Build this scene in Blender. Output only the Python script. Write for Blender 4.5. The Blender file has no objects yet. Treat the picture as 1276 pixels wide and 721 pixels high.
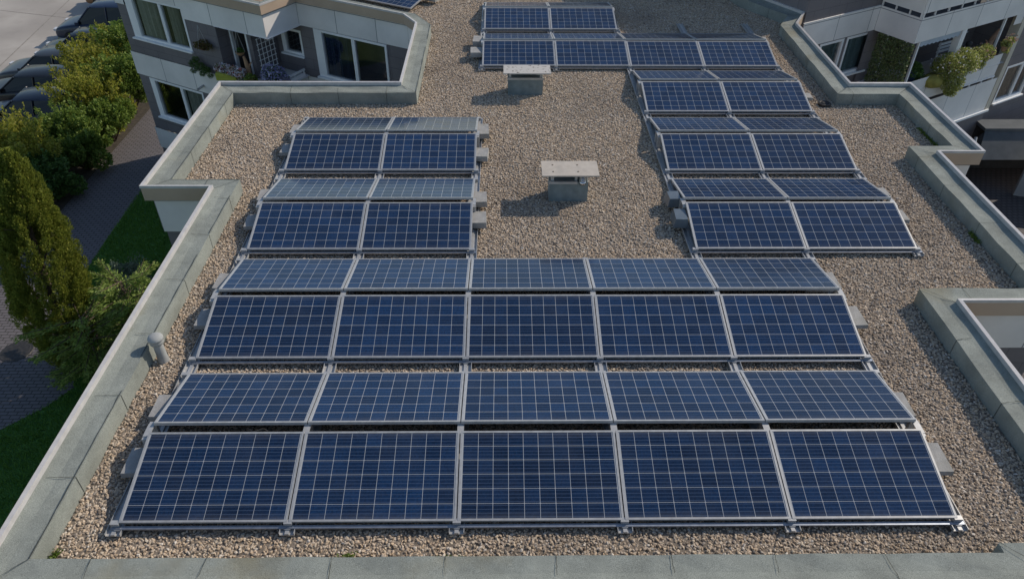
import bpy, bmesh, math, random
import numpy as np
from mathutils import Vector, Matrix
from mathutils.geometry import tessellate_polygon
random.seed(7); rng = np.random.default_rng(7)
scene = bpy.context.scene
COL = scene.collection
R = math.radians
C30, S30 = math.cos(R(30)), 0.5
GZ = -5.75            # ground level (roof gravel is z = 0)
PZ = -6.5             # car park level

# ------------------------------------------------------------------ materials
MATS = {}
def nmat(name):
    m = bpy.data.materials.new(name); m.use_nodes = True
    nt = m.node_tree; nt.nodes.clear()
    out = nt.nodes.new('ShaderNodeOutputMaterial')
    MATS[name] = m
    return m, nt, out
def N(nt, typ, **kw):
    n = nt.nodes.new(typ)
    for k, v in kw.items():
        if k in ('operation', 'blend_type', 'data_type', 'attribute_name', 'attribute_type', 'feature', 'offset', 'noise_dimensions', 'distance', 'vector_type', 'use_clamp'):
            setattr(n, k, v)
        else:
            n.inputs[k.replace('_', ' ')].default_value = v
    return n
def L(nt, a, b): nt.links.new(a, b)
def ramp(nt, stops, interp='LINEAR'):
    n = nt.nodes.new('ShaderNodeValToRGB'); cr = n.color_ramp; cr.interpolation = interp
    while len(cr.elements) < len(stops): cr.elements.new(0.5)
    for e, (p, c) in zip(cr.elements, stops):
        e.position = p; e.color = (*c, 1)
    return n
def math_(nt, op, a, b=None, c=None):
    n = nt.nodes.new('ShaderNodeMath'); n.operation = op
    for i, x in enumerate((a, b, c)):
        if x is None: continue
        if isinstance(x, (int, float)): n.inputs[i].default_value = x
        else: L(nt, x, n.inputs[i])
    return n.outputs[0]
def mixc(nt, fac, a, b, blend='MIX'):
    n = nt.nodes.new('ShaderNodeMix'); n.data_type = 'RGBA'; n.blend_type = blend
    for s, x in ((n.inputs[0], fac), (n.inputs[6], a), (n.inputs[7], b)):
        if isinstance(x, (int, float)): s.default_value = x
        elif isinstance(x, tuple): s.default_value = (*x, 1)
        else: L(nt, x, s)
    return n.outputs[2]
def noise_mat(name, c1, c2, scale=6.0, rough=0.7, bump=0.0, bscale=None, metallic=0.0, detail=5, c3=None, s3=0.7, coat=0.0, spec=0.5, obj=True):
    m, nt, out = nmat(name)
    tc = nt.nodes.new('ShaderNodeTexCoord')
    vec = tc.outputs['Object']
    nz = N(nt, 'ShaderNodeTexNoise', Scale=scale, Detail=detail); L(nt, vec, nz.inputs['Vector'])
    r = ramp(nt, [(0.3, c1), (0.7, c2)]); L(nt, nz.outputs[0], r.inputs[0])
    col = r.outputs[0]
    if c3:
        n3 = N(nt, 'ShaderNodeTexNoise', Scale=s3, Detail=4); L(nt, vec, n3.inputs['Vector'])
        r3 = ramp(nt, [(0.5, (0, 0, 0)), (0.72, (1, 1, 1))]); L(nt, n3.outputs[0], r3.inputs[0])
        col = mixc(nt, r3.outputs[0], col, c3)
    b = nt.nodes.new('ShaderNodeBsdfPrincipled')
    L(nt, col, b.inputs['Base Color'])
    b.inputs['Roughness'].default_value = rough; b.inputs['Metallic'].default_value = metallic
    b.inputs['Coat Weight'].default_value = coat; b.inputs['Specular IOR Level'].default_value = spec
    if bump:
        bn = N(nt, 'ShaderNodeTexNoise', Scale=bscale or scale * 6, Detail=3); L(nt, vec, bn.inputs['Vector'])
        bp = N(nt, 'ShaderNodeBump', Strength=bump, Distance=0.02); L(nt, bn.outputs[0], bp.inputs['Height'])
        L(nt, bp.outputs[0], b.inputs['Normal'])
    L(nt, b.outputs[0], out.inputs[0])
    return m

# felt: green grey mineral roofing sheet with granules, streaks and stains
def make_felt(name, tint):
    m, nt, out = nmat(name)
    tc = nt.nodes.new('ShaderNodeTexCoord'); v = tc.outputs['Object']
    g = N(nt, 'ShaderNodeTexNoise', Scale=180, Detail=3); L(nt, v, g.inputs['Vector'])
    a = N(nt, 'ShaderNodeTexNoise', Scale=2.2, Detail=6, Roughness=0.62); L(nt, v, a.inputs['Vector'])
    s = N(nt, 'ShaderNodeTexNoise', Scale=0.9, Detail=5); L(nt, v, s.inputs['Vector'])
    base = ramp(nt, [(0.3, tuple(0.72 * x for x in tint)), (0.7, tuple(1.12 * x for x in tint))]); L(nt, a.outputs[0], base.inputs[0])
    gr = ramp(nt, [(0.32, (0.58,) * 3), (0.68, (1.38,) * 3)]); L(nt, g.outputs[0], gr.inputs[0])
    col = mixc(nt, 1.0, base.outputs[0], gr.outputs[0], 'MULTIPLY')
    st = ramp(nt, [(0.60, (0, 0, 0)), (0.78, (0.7,) * 3)]); L(nt, s.outputs[0], st.inputs[0])
    col = mixc(nt, st.outputs[0], col, (0.20, 0.165, 0.085))
    b = nt.nodes.new('ShaderNodeBsdfPrincipled'); L(nt, col, b.inputs['Base Color'])
    b.inputs['Roughness'].default_value = 0.9; b.inputs['Specular IOR Level'].default_value = 0.2
    bp = N(nt, 'ShaderNodeBump', Strength=0.35, Distance=0.004); L(nt, g.outputs[0], bp.inputs['Height'])
    bp2 = N(nt, 'ShaderNodeBump', Strength=0.3, Distance=0.05); L(nt, a.outputs[0], bp2.inputs['Height']); L(nt, bp.outputs[0], bp2.inputs['Normal'])
    L(nt, bp2.outputs[0], b.inputs['Normal']); L(nt, b.outputs[0], out.inputs[0])
make_felt('felt', (0.264, 0.281, 0.249))
noise_mat('seam', (0.03, 0.032, 0.028), (0.07, 0.075, 0.06), 40, 0.95)
noise_mat('trim', (0.44, 0.42, 0.41), (0.54, 0.52, 0.50), 9, 0.5, metallic=0.15)
noise_mat('fascia', (0.40, 0.30, 0.215), (0.47, 0.355, 0.26), 1.5, 0.45)
noise_mat('deck', (0.13, 0.105, 0.082), (0.24, 0.195, 0.15), 40, 0.95)
noise_mat('alu', (0.36, 0.355, 0.345), (0.47, 0.465, 0.45), 14, 0.42, metallic=0.3)
noise_mat('galv', (0.27, 0.30, 0.35), (0.38, 0.41, 0.46), 18, 0.4, metallic=0.8)
noise_mat('block', (0.25, 0.245, 0.235), (0.38, 0.37, 0.35), 8, 0.85, 0.3, 90, c3=(0.26, 0.25, 0.22), s3=5)
noise_mat('tub', (0.10, 0.125, 0.145), (0.15, 0.175, 0.195), 6, 0.32, metallic=0.2)
noise_mat('vent_felt', (0.15, 0.18, 0.18), (0.225, 0.26, 0.255), 9, 0.9, 0.4, 120)
noise_mat('vent_lid', (0.42, 0.37, 0.31), (0.49, 0.435, 0.37), 10, 0.75, 0.1, 60, c3=(0.36, 0.325, 0.28), s3=4)
noise_mat('screw', (0.10, 0.08, 0.06), (0.2, 0.15, 0.1), 30, 0.6)
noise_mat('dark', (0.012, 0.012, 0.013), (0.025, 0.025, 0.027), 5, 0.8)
noise_mat('zinc', (0.34, 0.34, 0.33), (0.47, 0.47, 0.46), 7, 0.55, metallic=0.35)
noise_mat('dull_zinc', (0.26, 0.265, 0.255), (0.36, 0.365, 0.35), 9, 0.7)
noise_mat('steel', (0.45, 0.48, 0.52), (0.6, 0.62, 0.65), 12, 0.22, metallic=1.0)
noise_mat('white_frame', (0.76, 0.76, 0.75), (0.83, 0.83, 0.82), 3, 0.4)
noise_mat('cream', (0.50, 0.45, 0.36), (0.58, 0.52, 0.42), 2, 0.7)
noise_mat('curtain', (0.55, 0.53, 0.48), (0.72, 0.7, 0.66), 9, 0.9, 0.4, 20)
noise_mat('brown_curtain', (0.30, 0.22, 0.15), (0.42, 0.32, 0.23), 12, 0.9)
noise_mat('blind_pale', (0.30, 0.38, 0.42), (0.36, 0.44, 0.48), 3, 0.8)  # blue-grey put in for the sky mirrored on the right panes
noise_mat('blind_navy', (0.03, 0.065, 0.15), (0.045, 0.085, 0.19), 3, 0.6)  # navy put in for blue sky mirrored on the wing pane
noise_mat('floor_dark', (0.06, 0.06, 0.062), (0.10, 0.10, 0.10), 3, 0.9)
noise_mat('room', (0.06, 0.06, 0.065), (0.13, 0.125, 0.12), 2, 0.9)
noise_mat('awning', (0.34, 0.40, 0.46), (0.42, 0.48, 0.54), 4, 0.85)
noise_mat('terracotta', (0.30, 0.17, 0.09), (0.42, 0.26, 0.15), 10, 0.85)
noise_mat('driftwood', (0.16, 0.09, 0.055), (0.28, 0.17, 0.11), 14, 0.85, 0.4)
noise_mat('olive', (0.19, 0.17, 0.035), (0.30, 0.27, 0.06), 9, 0.85)
noise_mat('blue_pot', (0.03, 0.045, 0.09), (0.05, 0.07, 0.13), 8, 0.3)
noise_mat('yellow_box', (0.32, 0.34, 0.04), (0.42, 0.43, 0.07), 8, 0.5)
noise_mat('bark', (0.06, 0.042, 0.03), (0.14, 0.10, 0.075), 16, 0.95, 0.6)
noise_mat('soil', (0.03, 0.024, 0.017), (0.075, 0.06, 0.042), 8, 0.95, 0.5, 30)
noise_mat('lawn', (0.05, 0.14, 0.025), (0.085, 0.21, 0.04), 3, 0.95, 0.6, 60)
noise_mat('meadow', (0.028, 0.055, 0.013), (0.06, 0.095, 0.026), 1.2, 0.95, 0.6, 40)
noise_mat('concrete', (0.30, 0.27, 0.235), (0.40, 0.365, 0.32), 0.7, 0.9, 0.2, 30, c3=(0.24, 0.215, 0.19), s3=0.35)
noise_mat('lot_joint', (0.17, 0.155, 0.135), (0.30, 0.27, 0.235), 6, 0.95)
noise_mat('iron', (0.035, 0.033, 0.032), (0.075, 0.07, 0.065), 12, 0.6, metallic=0.5)
noise_mat('tyre', (0.012, 0.012, 0.012), (0.025, 0.025, 0.025), 20, 0.9)
noise_mat('canopy', (0.05, 0.06, 0.068), (0.08, 0.09, 0.098), 3, 0.85)
noise_mat('moss', (0.02, 0.05, 0.008), (0.06, 0.11, 0.018), 20, 0.95)
noise_mat('cable', (0.01, 0.01, 0.01), (0.02, 0.02, 0.02), 20, 0.6)
for nm, c in (('paint_navy', (0.008, 0.013, 0.03)), ('paint_black', (0.007, 0.008, 0.011)), ('paint_grey', (0.035, 0.04, 0.046)), ('paint_blue', (0.012, 0.022, 0.05)), ('paint_brown', (0.22, 0.11, 0.05))):
    noise_mat(nm, tuple(0.9 * x for x in c), tuple(1.1 * x for x in c), 2, 0.38, metallic=0.0, coat=0.25, spec=0.35)
noise_mat('car_glass', (0.008, 0.01, 0.012), (0.012, 0.014, 0.016), 2, 0.12, spec=0.3)
noise_mat('lamp', (0.5, 0.5, 0.5), (0.6, 0.6, 0.6), 6, 0.15)
noise_mat('tail', (0.25, 0.01, 0.01), (0.3, 0.02, 0.02), 6, 0.2)

def glass():
    m, nt, out = nmat('glass')
    tr = N(nt, 'ShaderNodeBsdfTransparent'); tr.inputs[0].default_value = (0.72, 0.78, 0.78, 1)
    gl = N(nt, 'ShaderNodeBsdfGlossy', Roughness=0.015)
    tc = nt.nodes.new('ShaderNodeTexCoord'); nz = N(nt, 'ShaderNodeTexNoise', Scale=1.3, Detail=1); L(nt, tc.outputs['Object'], nz.inputs['Vector'])
    bp = N(nt, 'ShaderNodeBump', Strength=0.04, Distance=0.05); L(nt, nz.outputs[0], bp.inputs['Height']); L(nt, bp.outputs[0], gl.inputs['Normal'])
    lw = N(nt, 'ShaderNodeFresnel', IOR=1.6)
    f = math_(nt, 'ADD', math_(nt, 'MULTIPLY', lw.outputs[0], 0.8), 0.10)
    mx = nt.nodes.new('ShaderNodeMixShader'); L(nt, f, mx.inputs[0]); L(nt, tr.outputs[0], mx.inputs[1]); L(nt, gl.outputs[0], mx.inputs[2])
    L(nt, mx.outputs[0], out.inputs[0])
glass()

# facade cladding with joints; UV in metres along the wall and up it
def clad(name, c, w, h, mortar, joint, off=0.5):
    m, nt, out = nmat(name)
    uv = N(nt, 'ShaderNodeTexCoord')
    br = nt.nodes.new('ShaderNodeTexBrick'); br.offset = off
    L(nt, uv.outputs['UV'], br.inputs['Vector'])
    br.inputs['Color1'].default_value = (*[x * 0.94 for x in c], 1); br.inputs['Color2'].default_value = (*[x * 1.05 for x in c], 1)
    br.inputs['Mortar'].default_value = (*joint, 1); br.inputs['Scale'].default_value = 1
    br.inputs['Mortar Size'].default_value = mortar; br.inputs['Mortar Smooth'].default_value = 0.1
    br.inputs['Brick Width'].default_value = w; br.inputs['Row Height'].default_value = h
    nz = N(nt, 'ShaderNodeTexNoise', Scale=0.8, Detail=6, Roughness=0.6); L(nt, uv.outputs['Object'], nz.inputs['Vector'])
    r = ramp(nt, [(0.3, (0.86,) * 3), (0.7, (1.08,) * 3)]); L(nt, nz.outputs[0], r.inputs[0])
    col = mixc(nt, 1.0, br.outputs[0], r.outputs[0], 'MULTIPLY')
    b = nt.nodes.new('ShaderNodeBsdfPrincipled'); L(nt, col, b.inputs['Base Color']); b.inputs['Roughness'].default_value = 0.75
    bp = N(nt, 'ShaderNodeBump', Strength=0.4, Distance=0.01); L(nt, br.outputs[1], bp.inputs['Height']); bp.invert = True
    L(nt, bp.outputs[0], b.inputs['Normal']); L(nt, b.outputs[0], out.inputs[0])
clad('white_clad', (0.76, 0.725, 0.68), 1.35, 30, 0.010, (0.22, 0.22, 0.22), 0)
clad('grey_clad', (0.165, 0.150, 0.155), 0.62, 0.31, 0.006, (0.10, 0.092, 0.095))
clad('brown_clad', (0.25, 0.21, 0.18), 0.9, 0.6, 0.006, (0.16, 0.13, 0.11))
clad('paving', (0.14, 0.125, 0.128), 0.21, 0.105, 0.012, (0.045, 0.04, 0.036))
clad('cobble', (0.085, 0.073, 0.072), 0.17, 0.16, 0.02, (0.035, 0.03, 0.028))

# solar cells: 10 x 6 polycrystalline cells, backsheet gaps, busbars, glass on top
def cells():
    m, nt, out = nmat('solar_cells')
    tc = nt.nodes.new('ShaderNodeTexCoord'); sp = nt.nodes.new('ShaderNodeSeparateXYZ'); L(nt, tc.outputs['Object'], sp.inputs[0])
    P = 0.1585
    x = math_(nt, 'DIVIDE', math_(nt, 'SUBTRACT', sp.outputs[0], 0.825 - 5 * P), P)
    y = math_(nt, 'DIVIDE', math_(nt, 'SUBTRACT', sp.outputs[1], 0.495 - 3 * P), P)
    def dist(a):   # distance to the cell boundary, 0 at gap centre
        f = math_(nt, 'FRACT', a)
        return math_(nt, 'MINIMUM', f, math_(nt, 'SUBTRACT', 1.0, f))
    dx, dy = dist(x), dist(y)
    gap = math_(nt, 'LESS_THAN', math_(nt, 'MINIMUM', dx, dy), 0.0145)
    dia = math_(nt, 'LESS_THAN', math_(nt, 'ADD', dx, dy), 0.06)
    inx = math_(nt, 'MULTIPLY', math_(nt, 'GREATER_THAN', x, 0.0), math_(nt, 'LESS_THAN', x, 10.0))
    iny = math_(nt, 'MULTIPLY', math_(nt, 'GREATER_THAN', y, 0.0), math_(nt, 'LESS_THAN', y, 6.0))
    outside = math_(nt, 'SUBTRACT', 1.0, math_(nt, 'MULTIPLY', inx, iny))
    white = math_(nt, 'MAXIMUM', math_(nt, 'MAXIMUM', gap, dia), outside)
    bus = math_(nt, 'ABSOLUTE', math_(nt, 'SUBTRACT', math_(nt, 'FRACT', math_(nt, 'MULTIPLY', y, 4.0)), 0.5))
    busm = math_(nt, 'LESS_THAN', bus, 0.055)
    # fingers: fine metal lines, blended as an average tint; crystals: voronoi patches
    vo = N(nt, 'ShaderNodeTexVoronoi', Scale=70); L(nt, tc.outputs['Object'], vo.inputs['Vector'])
    cellid = nt.nodes.new('ShaderNodeCombineXYZ'); L(nt, math_(nt, 'FLOOR', x), cellid.inputs[0]); L(nt, math_(nt, 'FLOOR', y), cellid.inputs[1])
    oi = nt.nodes.new('ShaderNodeObjectInfo'); L(nt, math_(nt, 'MULTIPLY', oi.outputs['Random'], 50.0), cellid.inputs[2])
    wn = nt.nodes.new('ShaderNodeTexWhiteNoise'); L(nt, cellid.outputs[0], wn.inputs['Vector'])
    crys = ramp(nt, [(0.0, (0.0028, 0.0150, 0.044)), (1.0, (0.0056, 0.0285, 0.082))]); L(nt, vo.outputs['Color'], crys.inputs[0])
    tone = math_(nt, 'ADD', 0.74, math_(nt, 'MULTIPLY', wn.outputs[0], 0.52))
    tn = nt.nodes.new('ShaderNodeCombineColor')
    for i in range(3): L(nt, tone, tn.inputs[i])
    col = mixc(nt, 1.0, crys.outputs[0], tn.outputs[0], 'MULTIPLY')
    pt = math_(nt, 'ADD', 0.82, math_(nt, 'MULTIPLY', oi.outputs['Random'], 0.40))
    pc = nt.nodes.new('ShaderNodeCombineColor')
    for i in range(3): L(nt, pt, pc.inputs[i])
    col = mixc(nt, 1.0, col, pc.outputs[0], 'MULTIPLY')
    col = mixc(nt, busm, col, (0.055, 0.085, 0.15))
    col = mixc(nt, white, col, (0.36, 0.375, 0.39))
    # a film of dust, a little thicker along the low edge and in drifts
    nz = N(nt, 'ShaderNodeTexNoise', Scale=2.0, Detail=6, Roughness=0.6); L(nt, tc.outputs['Object'], nz.inputs['Vector'])
    du = ramp(nt, [(0.35, (0.010,) * 3), (0.8, (0.045,) * 3)]); L(nt, nz.outputs[0], du.inputs[0])
    ed = math_(nt, 'MINIMUM', sp.outputs[1], math_(nt, 'SUBTRACT', 0.99, sp.outputs[1]))
    n5 = N(nt, 'ShaderNodeTexNoise', Scale=11, Detail=4); L(nt, tc.outputs['Object'], n5.inputs['Vector'])
    eg = nt.nodes.new('ShaderNodeMapRange'); eg.inputs[1].default_value = 0.10; eg.inputs[2].default_value = 0.02; L(nt, ed, eg.inputs[0])
    ef = math_(nt, 'MULTIPLY', math_(nt, 'MULTIPLY', eg.outputs[0], n5.outputs[0]), 0.16)
    df = math_(nt, 'ADD', du.outputs[0], ef)
    col = mixc(nt, df, col, (0.36, 0.33, 0.29))
    b = nt.nodes.new('ShaderNodeBsdfPrincipled'); L(nt, col, b.inputs['Base Color'])
    b.inputs['Roughness'].default_value = 0.15; b.inputs['Specular IOR Level'].default_value = 0.19
    L(nt, b.outputs[0], out.inputs[0])
cells()

def leafmat(name, cols, trans=0.3, rough=0.55):
    m, nt, out = nmat(name)
    g = nt.nodes.new('ShaderNodeNewGeometry')
    st = [(i / (len(cols) - 1), c) for i, c in enumerate(cols)]
    r = ramp(nt, st); L(nt, g.outputs['Random Per Island'], r.inputs[0])
    b = nt.nodes.new('ShaderNodeBsdfPrincipled'); L(nt, r.outputs[0], b.inputs['Base Color']); b.inputs['Roughness'].default_value = rough
    b.inputs['Specular IOR Level'].default_value = 0.3
    t = nt.nodes.new('ShaderNodeBsdfTranslucent'); L(nt, r.outputs[0], t.inputs[0])
    mx = N(nt, 'ShaderNodeMixShader'); mx.inputs[0].default_value = trans
    L(nt, b.outputs[0], mx.inputs[1]); L(nt, t.outputs[0], mx.inputs[2]); L(nt, mx.outputs[0], out.inputs[0])
leafmat('leaf_yellow', [(0.14, 0.17, 0.022), (0.27, 0.28, 0.038), (0.38, 0.36, 0.055), (0.21, 0.24, 0.034), (0.45, 0.40, 0.09)], 0.55)
leafmat('leaf_green', [(0.08, 0.14, 0.025), (0.15, 0.22, 0.038), (0.22, 0.29, 0.055), (0.11, 0.18, 0.03)], 0.4)
leafmat('leaf_dark', [(0.045, 0.10, 0.022), (0.085, 0.16, 0.036), (0.13, 0.21, 0.05)])
leafmat('leaf_cypress', [(0.11, 0.145, 0.022), (0.20, 0.24, 0.036), (0.28, 0.31, 0.05), (0.155, 0.19, 0.03), (0.35, 0.355, 0.07)], 0.35)
leafmat('leaf_juniper', [(0.16, 0.25, 0.055), (0.27, 0.37, 0.09), (0.38, 0.46, 0.13)], 0.45)
leafmat('leaf_greygreen', [(0.14, 0.19, 0.13), (0.24, 0.29, 0.21), (0.11, 0.15, 0.09)], 0.2)
leafmat('leaf_pale', [(0.20, 0.25, 0.05), (0.34, 0.37, 0.09), (0.48, 0.48, 0.20), (0.14, 0.19, 0.035)], 0.4)
leafmat('flower_white', [(0.62, 0.58, 0.62), (0.8, 0.78, 0.8), (0.55, 0.40, 0.40)], 0.2)
leafmat('flower_pink', [(0.40, 0.22, 0.16), (0.55, 0.35, 0.25), (0.16, 0.09, 0.08), (0.66, 0.56, 0.52)], 0.2)
leafmat('flower_lilac', [(0.28, 0.28, 0.46), (0.46, 0.45, 0.66), (0.20, 0.19, 0.34), (0.66, 0.64, 0.74)], 0.2)
leafmat('flower_red', [(0.45, 0.05, 0.05), (0.55, 0.12, 0.06), (0.4, 0.06, 0.14)], 0.2)
leafmat('leaf_russet', [(0.09, 0.055, 0.02), (0.16, 0.10, 0.04), (0.10, 0.11, 0.02), (0.06, 0.04, 0.02)], 0.2)
leafmat('screen_ivy', [(0.09, 0.14, 0.045), (0.18, 0.23, 0.08), (0.13, 0.16, 0.07), (0.27, 0.29, 0.14)], 0.2)
leafmat('blade', [(0.10, 0.22, 0.032), (0.16, 0.33, 0.05), (0.22, 0.38, 0.075)], 0.45)

# ------------------------------------------------------------------ mesh helpers
class MB:
    """collects shapes for ONE mesh object; keeps a UV layer in metres"""
    def __init__(s): s.v = []; s.f = []; s.uv = []; s.mi = []
    def quad(s, pts, uv=None, mi=0):
        i = len(s.v); s.v += [tuple(p) for p in pts]; s.f.append(tuple(range(i, i + len(pts))))
        s.uv.append(uv or [(p[0], p[1]) for p in pts]); s.mi.append(mi)
    def box(s, lo, hi, M=None, mi=0, ch=0.0):
        x0, y0, z0 = lo; x1, y1, z1 = hi
        P = [Vector(p) for p in ((x0, y0, z0), (x1, y0, z0), (x1, y1, z0), (x0, y1, z0), (x0 + ch, y0 + ch, z1), (x1 - ch, y0 + ch, z1), (x1 - ch, y1 - ch, z1), (x0 + ch, y1 - ch, z1))]
        if M is not None: P = [M @ p for p in P]
        for q in ((0, 3, 2, 1), (4, 5, 6, 7), (0, 1, 5, 4), (1, 2, 6, 5), (2, 3, 7, 6), (3, 0, 4, 7)):
            s.quad([P[i] for i in q], mi=mi)
    def tube(s, a, b, r, n=10, r2=None, mi=0, caps=True):
        a = Vector(a); b = Vector(b); d = (b - a).normalized(); r2 = r if r2 is None else r2
        t = Vector((0, 0, 1)) if abs(d.z) < 0.9 else Vector((1, 0, 0))
        u = d.cross(t).normalized(); w = d.cross(u)
        A = [a + (u * math.cos(k * 2 * math.pi / n) + w * math.sin(k * 2 * math.pi / n)) * r for k in range(n)]
        B = [b + (u * math.cos(k * 2 * math.pi / n) + w * math.sin(k * 2 * math.pi / n)) * r2 for k in range(n)]
        for k in range(n): s.quad([A[k], A[(k + 1) % n], B[(k + 1) % n], B[k]], mi=mi)
        if caps: s.quad(A[::-1], mi=mi); s.quad(B, mi=mi)
    def lathe(s, c, prof, n=18, mi=0):
        c = Vector(c)
        for (r0, z0), (r1, z1) in zip(prof[:-1], prof[1:]):
            for k in range(n):
                a, b = 2 * math.pi * k / n, 2 * math.pi * (k + 1) / n
                s.quad([c + Vector((r0 * math.cos(a), r0 * math.sin(a), z0)), c + Vector((r0 * math.cos(b), r0 * math.sin(b), z0)),
                        c + Vector((r1 * math.cos(b), r1 * math.sin(b), z1)), c + Vector((r1 * math.cos(a), r1 * math.sin(a), z1))], mi=mi)
    def poly(s, pts, z, mi=0):
        vs = [Vector((p[0], p[1], z)) for p in pts]
        for t in tessellate_polygon([vs]):
            q = [vs[i] for i in t]
            if (q[1] - q[0]).cross(q[2] - q[0]).z < 0: q.reverse()
            s.quad(q, mi=mi)
    def wall(s, A, B, z0, z1, holes=(), mi=0, u0=0.0):
        """vertical wall from A to B (2D) with rectangular openings (s0, s1, za, zb)"""
        A = Vector(A[:2]); B = Vector(B[:2]); Lw = (B - A).length
        if Lw < 1e-6: return
        d = (B - A) / Lw
        xs = sorted({0.0, Lw, *[min(max(h[i], 0), Lw) for h in holes for i in (0, 1)]})
        zs = sorted({z0, z1, *[min(max(h[i], z0), z1) for h in holes for i in (2, 3)]})
        for a, b in zip(xs[:-1], xs[1:]):
            for c, e in zip(zs[:-1], zs[1:]):
                mx, mz = (a + b) / 2, (c + e) / 2
                if any(h[0] < mx < h[1] and h[2] < mz < h[3] for h in holes): continue
                p, q = A + d * a, A + d * b
                s.quad([(p.x, p.y, c), (q.x, q.y, c), (q.x, q.y, e), (p.x, p.y, e)], [(u0 + a, c), (u0 + b, c), (u0 + b, e), (u0 + a, e)], mi)
    def build(s, name, mats, parent=None, smooth=False, weld=False):
        me = bpy.data.meshes.new(name); me.from_pydata(s.v, [], s.f)
        uvl = me.uv_layers.new(name='UVMap')
        flat = [c for f in s.uv for p in f for c in p[:2]]
        uvl.data.foreach_set('uv', flat)
        mats = [mats] if isinstance(mats, str) else mats
        for m in mats: me.materials.append(MATS[m])
        me.polygons.foreach_set('material_index', s.mi)
        if weld:
            bm = bmesh.new(); bm.from_mesh(me); bmesh.ops.remove_doubles(bm, verts=bm.verts, dist=1e-4)
            bmesh.ops.recalc_face_normals(bm, faces=bm.faces); bm.to_mesh(me); bm.free()
        if smooth: me.polygons.foreach_set('use_smooth', [True] * len(me.polygons))
        o = bpy.data.objects.new(name, me); COL.objects.link(o)
        if parent is not None: o.parent = parent
        return o
def tag(o, label, cat, group=None, kind=None):
    if label: o['label'] = label
    if cat: o['category'] = cat
    if group: o['group'] = group
    if kind: o['kind'] = kind
    return o
def structure(o): o['kind'] = 'structure'; return o
def empty(name, label, cat, loc=(0, 0, 0), group=None):
    o = bpy.data.objects.new(name, None); o.empty_display_size = 0.2; COL.objects.link(o); o.location = loc
    return tag(o, label, cat, group)
def copy_tree(o, parent=None):
    c = o.copy(); COL.objects.link(c)
    if parent is not None: c.parent = parent
    for ch in list(o.children): copy_tree(ch, c)
    return c
def fast_mesh(name, V, F, mats, parent=None, smooth=False):
    """V (n,3) array, F (m,k) array of equal-sized faces"""
    me = bpy.data.meshes.new(name); k = F.shape[1]
    me.vertices.add(len(V)); me.vertices.foreach_set('co', V.astype(np.float32).ravel())
    me.loops.add(F.size); me.loops.foreach_set('vertex_index', F.astype(np.int32).ravel())
    me.polygons.add(len(F)); me.polygons.foreach_set('loop_start', np.arange(0, F.size, k, dtype=np.int32))
    me.materials.append(MATS[mats]); me.update(calc_edges=True)
    o = bpy.data.objects.new(name, me); COL.objects.link(o)
    if parent is not None: o.parent = parent
    return o
def frame(A, u, n=None):
    """local frame of a facade: x along u, y INTO the wall, z up"""
    u = Vector((u[0], u[1], 0)); n = Vector((n[0], n[1], 0)) if n is not None else Vector((u.y, -u.x, 0))
    M = Matrix.Identity(4)
    for i in range(3): M[i][0] = u[i]; M[i][1] = -n[i]; M[i][2] = (0, 0, 1)[i]; M[i][3] = (A[0], A[1], 0)[i]
    return M
def offset_poly(P, d):
    """move every edge of a counter-clockwise polygon inwards by d"""
    n = len(P); out = []
    for i in range(n):
        p0, p1, p2 = (Vector(P[(i + k) % n]) for k in (-1, 0, 1))
        e1 = (p1 - p0).normalized(); e2 = (p2 - p1).normalized()
        n1 = Vector((-e1.y, e1.x)); n2 = Vector((-e2.y, e2.x))
        b = n1 + n2; out.append(tuple(p1 + b * (d / max(0.25, (1 + n1.dot(n2))))))
    return out

# ------------------------------------------------------------------ camera, light, sky
CAM = Vector((3.78, -4.305, 6.4146))
cam = bpy.data.objects.new('camera', bpy.data.cameras.new('camera')); COL.objects.link(cam)
cam.location = CAM; cam.rotation_euler = (0.90173, -0.005849, -0.010883)
cam.data.sensor_width = 36; cam.data.lens = 919.916 / 1276 * 36; cam.data.clip_end = 2000; cam.data.clip_start = 0.05
scene.camera = cam
TO_SUN = Vector((1.27, 0.735, 1.0)).normalized()
sun = bpy.data.objects.new('sun', bpy.data.lights.new('sun', 'SUN')); COL.objects.link(sun)
sun.data.energy = 4.3; sun.data.angle = R(0.5); sun.data.color = (1.0, 0.90, 0.77)
sun.rotation_euler = TO_SUN.to_track_quat('Z', 'Y').to_euler()
w = bpy.data.worlds.new('World'); scene.world = w; w.use_nodes = True
nt = w.node_tree; nt.nodes.clear()
sky = nt.nodes.new('ShaderNodeTexSky'); sky.sky_type = 'NISHITA'; sky.sun_disc = False
sky.sun_elevation = math.asin(TO_SUN.z); sky.sun_rotation = math.atan2(TO_SUN.x, TO_SUN.y)
sky.air_density = 1.0; sky.dust_density = 0.35; sky.ozone_density = 1.3
bg = nt.nodes.new('ShaderNodeBackground'); bg.inputs[1].default_value = 0.15
wo = nt.nodes.new('ShaderNodeOutputWorld'); L(nt, sky.outputs[0], bg.inputs[0]); L(nt, bg.outputs[0], wo.inputs[0])
vs = scene.view_settings; vs.view_transform = 'Standard'; vs.look = 'None'; vs.gamma = 1; vs.exposure = -0.2
scene.render.engine = 'CYCLES'
scene.cycles.max_bounces = 6; scene.cycles.transparent_max_bounces = 12

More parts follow.
